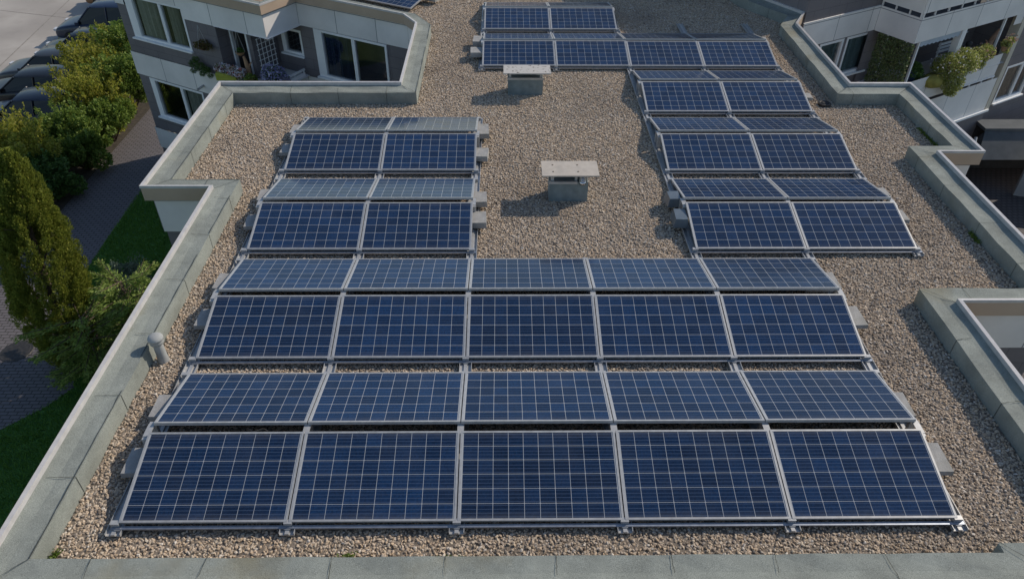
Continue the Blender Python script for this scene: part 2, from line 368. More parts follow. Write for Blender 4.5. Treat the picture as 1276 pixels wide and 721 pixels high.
# ------------------------------------------------------------------ main building outline (outer edge of the roof trim)
Rw = Vector((1.261, 14.727)); uL = Vector((-C30, S30)); nL = Vector((-S30, -C30))
PROT = Vector((-2.533, 15.415)); INN = Vector((-1.895, 16.508))
sideR = Vector((C30, -S30))
LCOR = PROT + uL * 6.03
OUT = [(-0.94, -0.84), (8.83, -0.84), (8.83, -0.74), (9.81, -0.74), (9.81, 3.14), (11.46, 3.14), (11.46, 7.27), (12.26, 7.27),
       (12.26, 10.28), (11.0, 10.28), (11.05, 13.95), (11.5, 14.76), (10.55, 16.42), (9.6, 22.4), (-1.4, 22.4), tuple(LCOR - nL * .6 + uL * .13 + Vector((.12, .02))),  # unseen back of the wing, cut along the sun line to keep the path lit
       tuple(LCOR + nL * .13 + uL * .13), tuple(PROT + nL * .13 + sideR * .13), tuple(INN + nL * .13 + sideR * .13),
       (1.28, 14.56), (1.645, 13.92), (1.655, 10.3), (-2.04, 10.3), (-2.06, 6.08), (-0.94, 6.08)]
TOP = offset_poly(OUT, 0.372)
TRI = offset_poly(OUT, 0.045)
WAL = offset_poly(OUT, 0.10)
n = len(OUT)
bld = empty('apartment_building', 'flat roofed apartment building with gravel roof and felt covered parapet in the foreground', 'building')
# roof deck under the gravel
m = MB(); m.poly(TOP, -0.03); m.build('roof_deck', 'deck', bld)
# parapet: vertical inner face and felt top, dark lap seams on it
m = MB(); nseam = 0
for i in range(n):
    j = (i + 1) % n
    if i in (13, 14): pass
    a, b, c, d = TOP[i], TOP[j], TRI[j], TRI[i]
    Ld = (Vector(b) - Vector(a)).length; K = max(1, int(Ld / 0.35))
    for k in range(K):       # slightly uneven felt
        t0, t1 = k / K, (k + 1) / K
        la = lambda p, q, t: (p[0] + (q[0] - p[0]) * t, p[1] + (q[1] - p[1]) * t)
        def hz(p, base): return base + 0.006 * math.sin(p[0] * 5.1 + p[1] * 3.7) + 0.004 * math.sin(p[0] * 11 - p[1] * 9)
        p0, p1, p2, p3 = la(a, b, t0), la(a, b, t1), la(d, c, t1), la(d, c, t0)
        mid0, mid1 = la(p0, p3, 0.55), la(p1, p2, 0.55)
        m.quad([(*p0, hz(p0, .238)), (*p1, hz(p1, .238)), (*mid1, hz(mid1, .238)), (*mid0, hz(mid0, .238))])
        m.quad([(*mid0, hz(mid0, .238)), (*mid1, hz(mid1, .238)), (*p2, .262), (*p3, .262)])
        m.quad([(*p0, -0.04), (*p1, -0.04), (*p1, hz(p1, .238)), (*p0, hz(p0, .238))])
def seam_line(p, q, wd=0.008, z0=.243, z1=.243, wob=0.004, K=7):
    p = Vector(p); q = Vector(q); d = (q - p); t = Vector((-d.y, d.x)).normalized(); pts = []
    for k in range(K + 1):
        f = k / K; o = random.uniform(-wob, wob) if 0 < k < K else 0
        pts.append((p + d * f + t * o, wd * random.uniform(0.55, 1.2), z0 + (z1 - z0) * f))
    for (a, wa, za), (b, wb, zb) in zip(pts[:-1], pts[1:]):
        m.quad([(*(a - t * wa / 2), za), (*(b - t * wb / 2), zb), (*(b + t * wb / 2), zb), (*(a + t * wa / 2), za)], mi=1)
for i in range(n):
    if i in (13, 14, 15): continue
    a, b, c, d = (Vector(x) for x in (TOP[i], TOP[(i + 1) % n], TRI[(i + 1) % n], TRI[i]))
    Ld = (b - a).length
    if i != 1: seam_line(a, d, 0.008, .252, .262)                                   # mitre at the corner
    pos = random.uniform(0.5, 0.95)
    while pos < Ld - 0.25:
        f = pos / Ld; p = a.lerp(b, f); q = d.lerp(c, f + random.uniform(-.02, .02))
        e = (b - a).normalized(); nin = Vector((-e.y, e.x))
        q = p - nin * 0.327 * random.uniform(0.6, 0.98) + e * random.uniform(-.03, .03)
        seam_line(p, q, 0.0065, .246, .26)                                # the lap runs on down the inner face
        s2 = p + nin * 0.004; hb = e * 0.004
        m.quad([(*(s2 - hb), 0.0), (*(s2 + hb), 0.0), (*(s2 + hb), .245), (*(s2 - hb), .245)], mi=1)
        pos += random.uniform(0.95, 1.15)
    if i in (21, 22, 23, 24, 20, 19):
        e = (b - a).normalized(); nin = Vector((-e.y, e.x))
        K = max(2, int(Ld / 0.5))
        for k in range(K):
            if random.random() < 0.9: seam_line(a.lerp(b, k / K) - nin * 0.012, a.lerp(b, (k + 1) / K) - nin * 0.012, 0.011, .249, .249, 0.004, 4)
m.build('parapet', ['felt', 'seam'], bld, weld=True)
m = MB()
for i in range(n):
    j = (i + 1) % n
    m.quad([(*TRI[i], .24), (*TRI[j], .24), (*TRI[j], .325), (*TRI[i], .325)])
    m.quad([(*TRI[i], .325), (*TRI[j], .325), (*OUT[j], .332), (*OUT[i], .332)])
    m.quad([(*OUT[i], .332), (*OUT[j], .332), (*OUT[j], .285), (*OUT[i], .285)])
m.build('edge_trim', 'trim', bld)
m = MB(); FA = offset_poly(OUT, 0.008)
for i in range(n):
    j = (i + 1) % n
    m.quad([(*FA[i], .288), (*FA[j], .288), (*FA[j], .055), (*FA[i], .055)])
    m.quad([(*FA[i], .055), (*FA[j], .055), (*WAL[j], .055), (*WAL[i], .055)])
m.build('fascia', 'fascia', bld)
# ---- walls: white bands and grey window storeys; openings are real holes
WB = offset_poly(OUT, 0.10); WG = offset_poly(OUT, 0.13)
def wl(i, s): return s    # distances are along each edge
WIN = {16: [], 18: []}
# edge 16 runs from the wing's left corner to PROT: s_edge = 6.03 - s (measured from PROT); edge 18 from INN to F2
E16 = (Vector(WG[17]) - Vector(WG[16])).length; E18 = (Vector(WG[19]) - Vector(WG[18])).length
h_up = (E16 - 5.6, E16 - 3.13, -1.55, -0.29); h_low = (E16 - 5.55, E16 - 3.18, -4.12, -2.83)
rec = (E16 - 1.90, E16 + 1, -2.07, -0.605)
hA = (E18 - 3.26, E18 - 0.74, -1.98, -0.625)
m = MB()
for i in range(n):
    j = (i + 1) % n
    for z0, z1 in ((-0.61, .055), (-2.79, -2.07), (-5.36, -4.63)):
        hs = [h_up] if i == 16 else []
        m.wall(WB[i], WB[j], z0, z1, hs)
m.build('white_band', 'white_clad', bld)
m = MB()
for i in range(n):
    j = (i + 1) % n
    hs = {16: [h_up, h_low, rec], 17: [(0, 9, -2.07, -0.605)], 18: [hA]}.get(i, [])
    for z0, z1 in ((-2.07, -0.61), (-4.63, -2.79), (GZ - 1, -5.36)):
        m.wall(WG[i], WG[j], z0, z1, hs)
# balcony recess behind edge 16/17
fb = frame(PROT, -uL, nL)                     # x along -uL, so x = -s;  y into the wall
def P2(s, d): v = PROT + uL * s - nL * d; return (v.x, v.y)
for a, b in ((P2(1.90, -0.03), P2(1.90, .35)), (P2(1.0, .35), P2(1.0, 1.30)), (P2(1.0, 1.30), P2(-0.1, 1.30))):
    m.wall(a, b, -2.07, -0.61, [(0.2, 0.98, -1.52, -0.80)] if a == P2(1.0, 1.30) else [])
m.wall(P2(1.90, .35), P2(1.0, .35), -2.07, -0.61, [(0.08, 0.75, -2.07, -0.72)])
m.build('wall', 'grey_clad', bld)
m = MB(); pts = [P2(1.93, -0.06), P2(1.93, .36), P2(0.98, .36), P2(0.98, 1.32), P2(-0.1, 1.32), P2(-0.1, -0.06)]
m.poly(pts, -0.606); m.build('balcony_ceiling', 'white_clad', bld)
m = MB(); m.poly(pts, -2.065); m.build('balcony_floor', 'white_clad', bld)

def window(parent, A, u, n, s0, s1, z0, z1, mull=(0.5,), left=0.07, right=0.07, bw=0.065, sill=True, curtain=None, depth=0.10, label=None):
    """u points to the viewer's right along the facade seen from outside; the window is inset into a real opening"""
    M = frame(A, u, n)
    f = MB(); y0, y1 = -0.012, depth
    f.box((s0, y0, z1 - bw), (s1, y1, z1), M); f.box((s0, y0, z0), (s1, y1, z0 + bw), M)
    f.box((s0, y0, z0 + bw), (s0 + left, y1, z1 - bw), M); f.box((s1 - right, y0, z0 + bw), (s1, y1, z1 - bw), M)
    for q in mull:
        c = s0 + left + (s1 - s0 - left - right) * q
        f.box((c - 0.055, y0 + 0.02, z0 + bw), (c + 0.055, y1, z1 - bw), M)
        f.box((c - 0.008, y0 + 0.012, z0 + bw), (c + 0.008, y0 + 0.02, z1 - bw), M)
    wo_ = f.build('window', 'white_frame', parent)
    if label: wo_['label'] = label
    g = MB(); edges = [s0 + left] + [s0 + left + (s1 - s0 - left - right) * q for q in mull] + [s1 - right]
    for a, b in zip(edges[:-1], edges[1:]):
        aa = a + (0 if a == edges[0] else 0.056); bb = b - (0 if b == edges[-1] else 0.056)
        g.quad([M @ Vector(p) for p in ((aa, 0.055, z0 + bw), (bb, 0.055, z0 + bw), (bb, 0.055, z1 - bw), (aa, 0.055, z1 - bw))])
    g.build('pane', 'glass', wo_)
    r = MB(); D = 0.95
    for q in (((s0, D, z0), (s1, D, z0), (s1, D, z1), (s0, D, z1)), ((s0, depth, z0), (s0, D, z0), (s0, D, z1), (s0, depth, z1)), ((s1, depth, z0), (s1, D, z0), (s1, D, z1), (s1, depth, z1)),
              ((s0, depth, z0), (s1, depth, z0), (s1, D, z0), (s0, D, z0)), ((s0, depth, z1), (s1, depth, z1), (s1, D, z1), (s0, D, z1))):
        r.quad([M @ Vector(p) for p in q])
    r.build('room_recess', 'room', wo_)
    if sill:
        k = MB(); k.box((s0 - 0.04, -0.09, z0 - 0.05), (s1 + 0.04, -0.002, z0 - 0.005), M); k.build('sill', 'white_frame', wo_)
    for (ca, cb, cm) in (curtain or ()):
        k = MB(); K = 40; dd = 0.125 if 'blind' in cm else 0.16
        for t in range(K):
            xa = s0 + left + (ca + (cb - ca) * t / K) * (s1 - s0 - left - right); xb = s0 + left + (ca + (cb - ca) * (t + 1) / K) * (s1 - s0 - left - right)
            fa, fb_ = (0.035 * math.sin(q * 1.9) + 0.01 * math.sin(q * 4.3) for q in (t, t + 1))
            k.quad([M @ Vector(p) for p in ((xa, dd + fa, z0), (xb, dd + fb_, z0), (xb, dd + fb_, z1), (xa, dd + fa, z1))])
        k.build('curtain', cm, wo_)
    return wo_
vr = -uL                                          # viewer's right on the wing facade
A16 = Vector(WG[16]); A18 = Vector(WG[18])
window(bld, A16, vr, nL, *h_up, mull=(0.56,), left=0.32, curtain=((0.0, 0.42, 'curtain'), (0.62, 0.85, 'curtain')), label='white framed upper window with gathered curtains')
window(bld, A16, vr, nL, *h_low, mull=(0.56,), left=0.22, curtain=((0.58, 0.98, 'curtain'),), label='white framed lower window with pale blind')
window(bld, A18, vr, nL, *hA, mull=(0.5,), left=0.28, curtain=((0.0, 0.40, 'blind_navy'),))  # navy sheet behind the glass colours in a sky reflection
window(bld, Vector(P2(1.0, 1.30)), vr, nL, 0.2, 0.98, -1.52, -0.80, mull=(), left=0.14, curtain=())
# balcony door, trellis and railing of the wing
m = MB(); M = frame(P2(1.90, .35), vr, nL)
for bx in (((0.08, -0.02, -2.06), (0.14, 0.08, -0.72)), ((0.69, -0.02, -2.06), (0.75, 0.08, -0.72)), ((0.14, -0.02, -0.79), (0.69, 0.08, -0.72))): m.box(*bx, M)
dr = m.build('balcony_door', 'white_frame', bld)
m = MB(); m.quad([M @ Vector(p) for p in ((0.08, .6, -2.07), (0.75, .6, -2.07), (0.75, .6, -0.7), (0.08, .6, -0.7))])
m.quad([M @ Vector(p) for p in ((0.08, .08, -2.07), (0.08, .6, -2.07), (0.08, .6, -0.7), (0.08, .08, -0.7))]); m.quad([M @ Vector(p) for p in ((0.75, .08, -2.07), (0.75, .6, -2.07), (0.75, .6, -0.7), (0.75, .08, -0.7))])
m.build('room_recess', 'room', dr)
m = MB(); M = frame(P2(1.0, 1.25), -nL * -1, None)
T0 = Vector(P2(0.98, .42)); td = (-nL)
for k in range(5): a = T0 + td * (0.1 + k * 0.15); m.tube((a.x, a.y, -1.9), (a.x, a.y, -0.95), 0.012, 6)
for k in range(7): a = T0 + td * 0.06; b = T0 + td * 0.74; z = -1.88 + k * 0.15; m.tube((a.x, a.y, z), (b.x, b.y, z), 0.012, 6)
m.build('trellis', 'white_frame', bld)
m = MB()
a, b = INN + nL * 0.05, PROT + nL * 0.02
M = frame(a, (b - a).normalized(), sideR); Ld = (b - a).length
m.box((0.02, 0, -1.90), (Ld, 0.04, -1.85), M); m.box((0.02, 0.015, -2.72), (Ld, 0.03, -1.97), M)
for k in range(4): m.box((0.05 + k * 0.38, 0.006, -1.97), (0.08 + k * 0.38, 0.034, -1.90), M)
M = frame(PROT, uL, nL)
m.box((1.92, 0.02, -1.72), (2.62, 0.06, -1.67), M); m.box((0.02, 0.03, -2.07), (1.9, 0.045, -1.95), M)
m.build('balcony_railing', 'white_frame', bld)
m = MB(); v = PROT + uL * 3.02 + nL * 0.1; m.tube((*(v - nL * 0.15), -2.55), (*(v + nL * 0.18), -2.60), 0.035, 10); m.build('drain_spout', 'zinc', bld)

# ------------------------------------------------------------------ gravel: loose stones over the deck (one countless mass)
def stone_tree():
    ng = bpy.data.node_groups.new('gravel_scatter', 'GeometryNodeTree')
    ng.interface.new_socket(name='Geometry', in_out='INPUT', socket_type='NodeSocketGeometry')
    ng.interface.new_socket(name='Geometry', in_out='OUTPUT', socket_type='NodeSocketGeometry')
    nd = ng.nodes; lk = ng.links
    gi = nd.new('NodeGroupInput'); go = nd.new('NodeGroupOutput')
    di = nd.new('GeometryNodeDistributePointsOnFaces'); di.distribute_method = 'POISSON'
    di.inputs['Distance Min'].default_value = 0.0168; di.inputs['Density Max'].default_value = 4200; di.inputs['Seed'].default_value = 3
    lk.new(gi.outputs[0], di.inputs['Mesh'])
    gt = nd.new('GeometryNodeGeometryToInstance')
    for k in range(6):
        ic = nd.new('GeometryNodeMeshIcoSphere'); ic.inputs['Radius'].default_value = 0.0178; ic.inputs['Subdivisions'].default_value = 2
        sp = nd.new('GeometryNodeSetPosition')
        nz = nd.new('ShaderNodeTexNoise'); nz.noise_dimensions = '4D'; nz.inputs['Scale'].default_value = 39; nz.inputs['W'].default_value = 3.1 * k; nz.inputs['Detail'].default_value = 1
        sb = nd.new('ShaderNodeVectorMath'); sb.operation = 'SUBTRACT'; sb.inputs[1].default_value = (0.5, 0.5, 0.5)
        sc = nd.new('ShaderNodeVectorMath'); sc.operation = 'SCALE'; sc.inputs['Scale'].default_value = 0.030
        lk.new(nz.outputs['Color'], sb.inputs[0]); lk.new(sb.outputs[0], sc.inputs[0]); lk.new(sc.outputs[0], sp.inputs['Offset'])
        lk.new(ic.outputs[0], sp.inputs['Geometry'])
        sm = nd.new('GeometryNodeSetMaterial'); sm.inputs['Material'].default_value = MATS['stone']
        lk.new(sp.outputs[0], sm.inputs[0]); lk.new(sm.outputs[0], gt.inputs[0])
    ip = nd.new('GeometryNodeInstanceOnPoints'); lk.new(di.outputs['Points'], ip.inputs['Points']); lk.new(gt.outputs[0], ip.inputs['Instance'])
    ip.inputs['Pick Instance'].default_value = True
    ri = nd.new('FunctionNodeRandomValue'); ri.data_type = 'INT'; ri.inputs[4].default_value = 0; ri.inputs[5].default_value = 5
    lk.new(ri.outputs[2], ip.inputs['Instance Index'])
    rr = nd.new('FunctionNodeRandomValue'); rr.data_type = 'FLOAT_VECTOR'; rr.inputs[0].default_value = (-0.5, -0.5, 0); rr.inputs[1].default_value = (0.5, 0.5, 6.28); rr.inputs['Seed'].default_value = 4
    lk.new(rr.outputs[0], ip.inputs['Rotation'])
    rs = nd.new('FunctionNodeRandomValue'); rs.data_type = 'FLOAT_VECTOR'; rs.inputs[0].default_value = (0.62, 0.5, 0.42); rs.inputs[1].default_value = (1.3, 1.0, 0.85); rs.inputs['Seed'].default_value = 5
    lk.new(rs.outputs[0], ip.inputs['Scale'])
    # lift by a random amount so that stones overlap
    rl = nd.new('FunctionNodeRandomValue'); rl.data_type = 'FLOAT_VECTOR'; rl.inputs[0].default_value = (0, 0, -0.012); rl.inputs[1].default_value = (0, 0, 0.012); rl.inputs['Seed'].default_value = 6
    ti = nd.new('GeometryNodeTranslateInstances'); ti.inputs['Local Space'].default_value = False
    lk.new(ip.outputs[0], ti.inputs[0]); lk.new(rl.outputs[0], ti.inputs['Translation'])
    st = nd.new('GeometryNodeStoreNamedAttribute'); st.data_type = 'FLOAT'; st.domain = 'INSTANCE'; st.inputs['Name'].default_value = 'tone'
    rt = nd.new('FunctionNodeRandomValue'); rt.data_type = 'FLOAT'; rt.inputs['Seed'].default_value = 8
    lk.new(ti.outputs[0], st.inputs[0]); lk.new(rt.outputs[1], st.inputs['Value'])
    jn = nd.new('GeometryNodeJoinGeometry'); lk.new(gi.outputs[0], jn.inputs[0]); lk.new(st.outputs[0], jn.inputs[0])
    lk.new(jn.outputs[0], go.inputs[0])
    return ng
m_, nt_, out_ = nmat('stone')
at = nt_.nodes.new('ShaderNodeAttribute'); at.attribute_type = 'INSTANCER'; at.attribute_name = 'tone'
rp = ramp(nt_, [(0.0, (0.17, 0.14, 0.115)), (0.07, (0.42, 0.32, 0.22)), (0.30, (0.57, 0.45, 0.325)), (0.48, (0.475, 0.39, 0.305)), (0.60, (0.605, 0.505, 0.38)), (0.76, (0.36, 0.30, 0.245)), (0.85, (0.475, 0.36, 0.25)), (0.93, (0.68, 0.615, 0.53)), (1.0, (0.27, 0.21, 0.155))])
L(nt_, at.outputs['Fac'], rp.inputs[0])
tc_ = nt_.nodes.new('ShaderNodeTexCoord'); nz_ = N(nt_, 'ShaderNodeTexNoise', Scale=90, Detail=3); L(nt_, tc_.outputs['Object'], nz_.inputs['Vector'])
rv = ramp(nt_, [(0.3, (0.78,) * 3), (0.7, (1.12,) * 3)]); L(nt_, nz_.outputs[0], rv.inputs[0])
pb_ = nt_.nodes.new('ShaderNodeBsdfPrincipled'); L(nt_, mixc(nt_, 1.0, rp.outputs[0], rv.outputs[0], 'MULTIPLY'), pb_.inputs['Base Color'])
gp_ = nt_.nodes.new('ShaderNodeNewGeometry'); n2_ = N(nt_, 'ShaderNodeTexNoise', Scale=0.55, Detail=5, Roughness=0.65); L(nt_, gp_.outputs['Position'], n2_.inputs['Vector'])
r2_ = ramp(nt_, [(0.32, (0.80, 0.79, 0.79)), (0.5, (1.0, 1.0, 1.0)), (0.7, (1.08, 1.05, 1.01))]); L(nt_, n2_.outputs[0], r2_.inputs[0])
L(nt_, mixc(nt_, 1.0, mixc(nt_, 1.0, rp.outputs[0], rv.outputs[0], 'MULTIPLY'), r2_.outputs[0], 'MULTIPLY'), pb_.inputs['Base Color'])
pb_.inputs['Roughness'].default_value = 0.82; pb_.inputs['Specular IOR Level'].default_value = 0.25; L(nt_, pb_.outputs[0], out_.inputs[0])
m = MB(); m.poly(offset_poly(TOP, 0.006), -0.012)
gravel = m.build('gravel', 'deck'); gravel['kind'] = 'stuff'
tag(gravel, 'beige and grey loose gravel covering the flat roof', 'gravel')
md = gravel.modifiers.new('scatter', 'NODES'); md.node_group = stone_tree()

# ------------------------------------------------------------------ solar array
PITCH, TILT, ZL, GAP = 1.662, 0.21215, 0.108, 0.134
PW, PH = 1.65, 0.99
Y0 = [0.0, 2.327, 4.642, 7.014, 9.380, 11.733, 14.113]
HC, HS = PH * math.cos(TILT), PH * math.sin(TILT)
panel = empty('solar_panel', 'x', 'solar panel')
m = MB(); fw, ft = 0.022, 0.036
m.box((0, 0, -ft), (PW, fw, 0)); m.box((0, PH - fw, -ft), (PW, PH, 0))
m.box((0, fw, -ft), (fw, PH - fw, 0)); m.box((PW - fw, fw, -ft), (PW, PH - fw, 0))
m.build('frame', 'alu', panel)
m = MB(); m.quad([(fw, fw, -0.004), (PW - fw, fw, -0.004), (PW - fw, PH - fw, -0.004), (fw, PH - fw, -0.004)])
m.quad([(fw, fw, -0.012), (fw, PH - fw, -0.012), (PW - fw, PH - fw, -0.012), (PW - fw, fw, -0.012)])
m.build('cells', 'solar_cells', panel)
ORD = ['first', 'second', 'third', 'fourth', 'fifth', 'sixth']
FIELD = {'wide': 'wide front field', 'left': 'left middle block', 'right': 'right block', 'far': 'far field'}
used = [False]
def put_panel(x, y, z, rx, rz, label, group):
    o = panel if not used[0] else copy_tree(panel); used[0] = True
    o.location = (x, y, z); o.rotation_euler = (rx, 0, rz); o['label'] = label; o['group'] = group
    return o
COLS = {0: [('wide', 0, 5)], 1: [('wide', 0, 5)], 2: [('left', 0, 2), ('right', 4, 2)], 3: [('left', 0, 2), ('right', 4, 2)],
        4: [('right', 4, 2)], 5: [('far', 2, 4)], 6: [('far', 2, 2)]}
first_pair = {'wide': 0, 'left': 2, 'right': 2, 'far': 5}
count = {5: ['leftmost', 'second from left', 'middle', 'second from right', 'rightmost'], 2: ['left', 'right'], 4: ['leftmost', 'second from left', 'second from right', 'rightmost']}
for pr, segs in COLS.items():
    for fld, c0, nc in segs:
        for face in (0, 1):
            row = (pr - first_pair[fld]) * 2 + face
            for k in range(nc):
                rown = 'front' if (fld == 'wide' and row == 0) else ORD[row]
                lab = '%s panel in %s row of the %s, tilted %s camera' % (count[nc][k].replace('from left', 'left').replace('from right', 'right'), rown, FIELD[fld], 'toward' if face == 0 else 'away from')
                grp = 'solar panels of the ' + FIELD[fld]
                x = (c0 + k) * PITCH; jz = random.uniform(-.003, .003); jr = random.uniform(-.0025, .0025)
                if face == 0: put_panel(x, Y0[pr], ZL + jz, TILT + jr, 0, lab, grp)
                else: put_panel(x, Y0[pr] + HC + GAP, ZL + HS + jz, -TILT + jr, 0, lab, grp)
# two panels on the wing's roof, turned with the wing
for k in range(2):
    o = Vector((1.36, 15.66)) + uL * (PITCH * (k + 1))
    put_panel(o.x, o.y, ZL, TILT, -R(30), ('panel on the left wing roof at the top picture edge near the parapet bend' if k == 0 else 'panel on the far left wing roof beyond the top picture edge'), 'solar panels of the left wing')

# rails that carry the rows (one channel per column joint and block)
def rail(x, ya, yb, pairs, label, end0=0.12, end1=0.12):
    o = empty('mounting_rail', label, 'rail', (x, ya - end0, 0.02), 'mounting rails under the panels')
    Lr = yb - ya + end0 + end1
    m = MB(); m.box((-.075, 0, 0), (.075, Lr, .012)); m.box((-.075, 0, .012), (-.069, Lr, .042)); m.box((.069, 0, .012), (.075, Lr, .042)); m.box((-.02, 0, .012), (.02, Lr, .03))
    m.build('channel', 'alu', o)
    for pr in pairs:
        yr = Y0[pr] - (ya - end0) + HC
        m = MB()
        for dy in (-0.06, GAP + 0.02):
            m.box((-.035, yr + dy, .03), (.035, yr + dy + .04, HS + .04))
        m.box((-.035, yr - 0.02, HS + .04), (.035, yr + GAP + 0.02, HS + .048))
        m.build('bracket', 'alu', o)
        for yy in (Y0[pr] - (ya - end0) - 0.02, Y0[pr] - (ya - end0) + 2 * HC + GAP - 0.03):
            m = MB(); m.box((-.04, yy, .03), (.04, yy + .05, .085)); m.build('foot_clamp', 'alu', o)
    return o
PE = 2 * HC + GAP                                   # depth of one pair of rows
def xe(c): return c * PITCH - (PITCH - PW) / 2
edge_runs = [(0, 0, 3), (1, 0, 3), (2, 0, 3), (2, 5, 6), (3, 0, 1), (3, 5, 6), (4, 0, 6), (5, 0, 5), (6, 2, 5)]
rail_lab = {(0, 0): 'long aluminium rail along the outer left ends of the panels', (1, 0): 'aluminium rail under the first panel joint from the left',
            (2, 0): 'aluminium rail beside the blocks on the right end of the left middle block', (2, 5): 'aluminium rail under the left ends of the far field',
            (3, 0): 'short aluminium rail in the wide front field ending in front of the vent', (3, 5): 'short aluminium rail in the far field behind the weathered vent',
            (4, 0): 'long aluminium rail along the inner left edge of the right block', (5, 0): 'long aluminium rail under the middle joint of the right block', (6, 2): 'aluminium rail along the outer right ends of the right block'}
for c, a, b in edge_runs:
    x = xe(c) + (-0.03 if c == 0 else 0.0)
    rail(x, Y0[a], Y0[b] + PE, range(a, b + 1), rail_lab[(c, a)], 0.10, 0.9 if (c in (5, 6)) else 0.10)
# low cross rails along the bottom edges of the camera-facing rows
for pr, segs in COLS.items():
    for fld, c0, nc in segs:
        row = (pr - first_pair[fld]) * 2
        rown = 'front' if (fld == 'wide' and row == 0) else ORD[row]
        o = empty('cross_rail', 'thin metal rail along the low edge of %s row, %s' % (rown, FIELD[fld]), 'rail', (xe(c0) - 0.06, Y0[pr] - 0.055, 0.0), 'cross rails at the low panel edges')
        Lx = nc * PITCH + 0.12
        m = MB(); m.box((0, .008, .060), (Lx, .045, .066)); m.box((0, .008, .048), (Lx, .012, .060)); m.build('profile', 'galv', o)
        for k in range(nc + 1):
            m = MB(); m.box((.03 + k * PITCH, .0, .03), (.09 + k * PITCH, .05, .060)); m.build('bracket', 'alu', o)
# concrete ballast blocks at the row ends
BL = []
def block(x0, x1, y0, y1, z, label, rz=0.0, h=0.06, mat='block', ch=0.006):
    o = MB(); cx, cy = (x0 + x1) / 2, (y0 + y1) / 2
    o.box((x0 - cx, y0 - cy, 0), (x1 - cx, y1 - cy, h), ch=ch)
    b = o.build('ballast_block', mat); b.location = (cx, cy, z); b.rotation_euler = (0, 0, rz)
    return tag(b, label, 'block', 'concrete ballast blocks at the row ends')
rg = [y + HC for y in Y0]
for k, (pr, side, dy) in enumerate([(0, 'L', -1), (0, 'L', 1), (1, 'L', -1), (1, 'L', 1), (2, 'L', -1), (2, 'L', 1), (3, 'L', -1), (3, 'L', 1)]):
    nm = ['front', 'second', 'third', 'fourth', 'fifth', 'sixth', 'seventh', 'eighth'][k]
    y0 = rg[pr] - 0.42 if dy < 0 else rg[pr] + GAP + 0.22
    block(-0.215, 0.28, y0 + .03, y0 + 0.38, 0.065, 'grey concrete block under the left end of the %s row from the front' % nm, random.uniform(-.05, .05))
for pr, nm in ((0, 'first'), (1, 'second')):
    xr = 5 * PITCH
    block(xr - .35, xr + .22, rg[pr] - 0.42, rg[pr] - .02, 0.065, 'grey concrete block at the right end of %s ridge, wide front field, near side' % nm, random.uniform(-.04, .04))
    block(xr - .35, xr + .16, rg[pr] + GAP + 0.22, rg[pr] + GAP + .60, 0.065, 'grey concrete block at the right end of %s ridge, wide front field, far side' % nm, random.uniform(-.04, .04))
xr = 2 * PITCH
for y0, y1, nm in ((8.23, 8.66, 'farthest'), (7.36, 7.70, 'second farthest'), (5.84, 6.17, 'second nearest'), (5.23, 5.57, 'nearest')):
    block(xr - .12, xr + .20, y0, y1, 0.075, '%s of four pale blocks right of the left middle block' % nm, random.uniform(-.06, .06), 0.10)
xr = 4 * PITCH
block(6.42, 6.66, 5.80, 6.10, 0.10, 'farther of two dark blocks at the left front end of the right block', .04, 0.14, 'tub', 0.03)
block(6.42, 6.66, 5.20, 5.56, 0.10, 'nearer of two dark blocks at the left front end of the right block', -.05, 0.14, 'tub', 0.03)
for pr, y0, y1, nm in ((2, 5.36, 5.66, 'lowest'), (2, 6.10, 6.35, 'second lowest'), (4, 9.95, 10.2, 'third lowest'), (5, 13.25, 13.5, 'highest')):
    block(9.8, 10.16, y0, y1, 0.075, '%s of the four pale blocks along the right side of the right block' % nm, random.uniform(-.05, .05))
block(3.04, 3.5, 12.25, 12.62, 0.09, 'nearer pale block at the left end of the far field', .03, 0.11)
block(3.08, 3.5, 12.95, 13.35, 0.09, 'farther pale block at the left end of the far field', -.05, 0.11)
block(1.62, 2.05, 16.35, 16.62, 0.08, 'pale block beside the panel on the far left wing roof', -0.5, 0.10)
# a loop of cable between the first two rows
cu = MB(); pts = [(0.95 + 0.28 * t, 1.03 + 0.03 * math.sin(t * 9), 0.235 + 0.05 * math.sin(t * math.pi)) for t in np.linspace(0, 1, 16)]
for a, b in zip(pts[:-1], pts[1:]): cu.tube(a, b, 0.006, 6)
tag(cu.build('cable', 'cable'), 'black cable loop between the first two panel rows', 'cable')

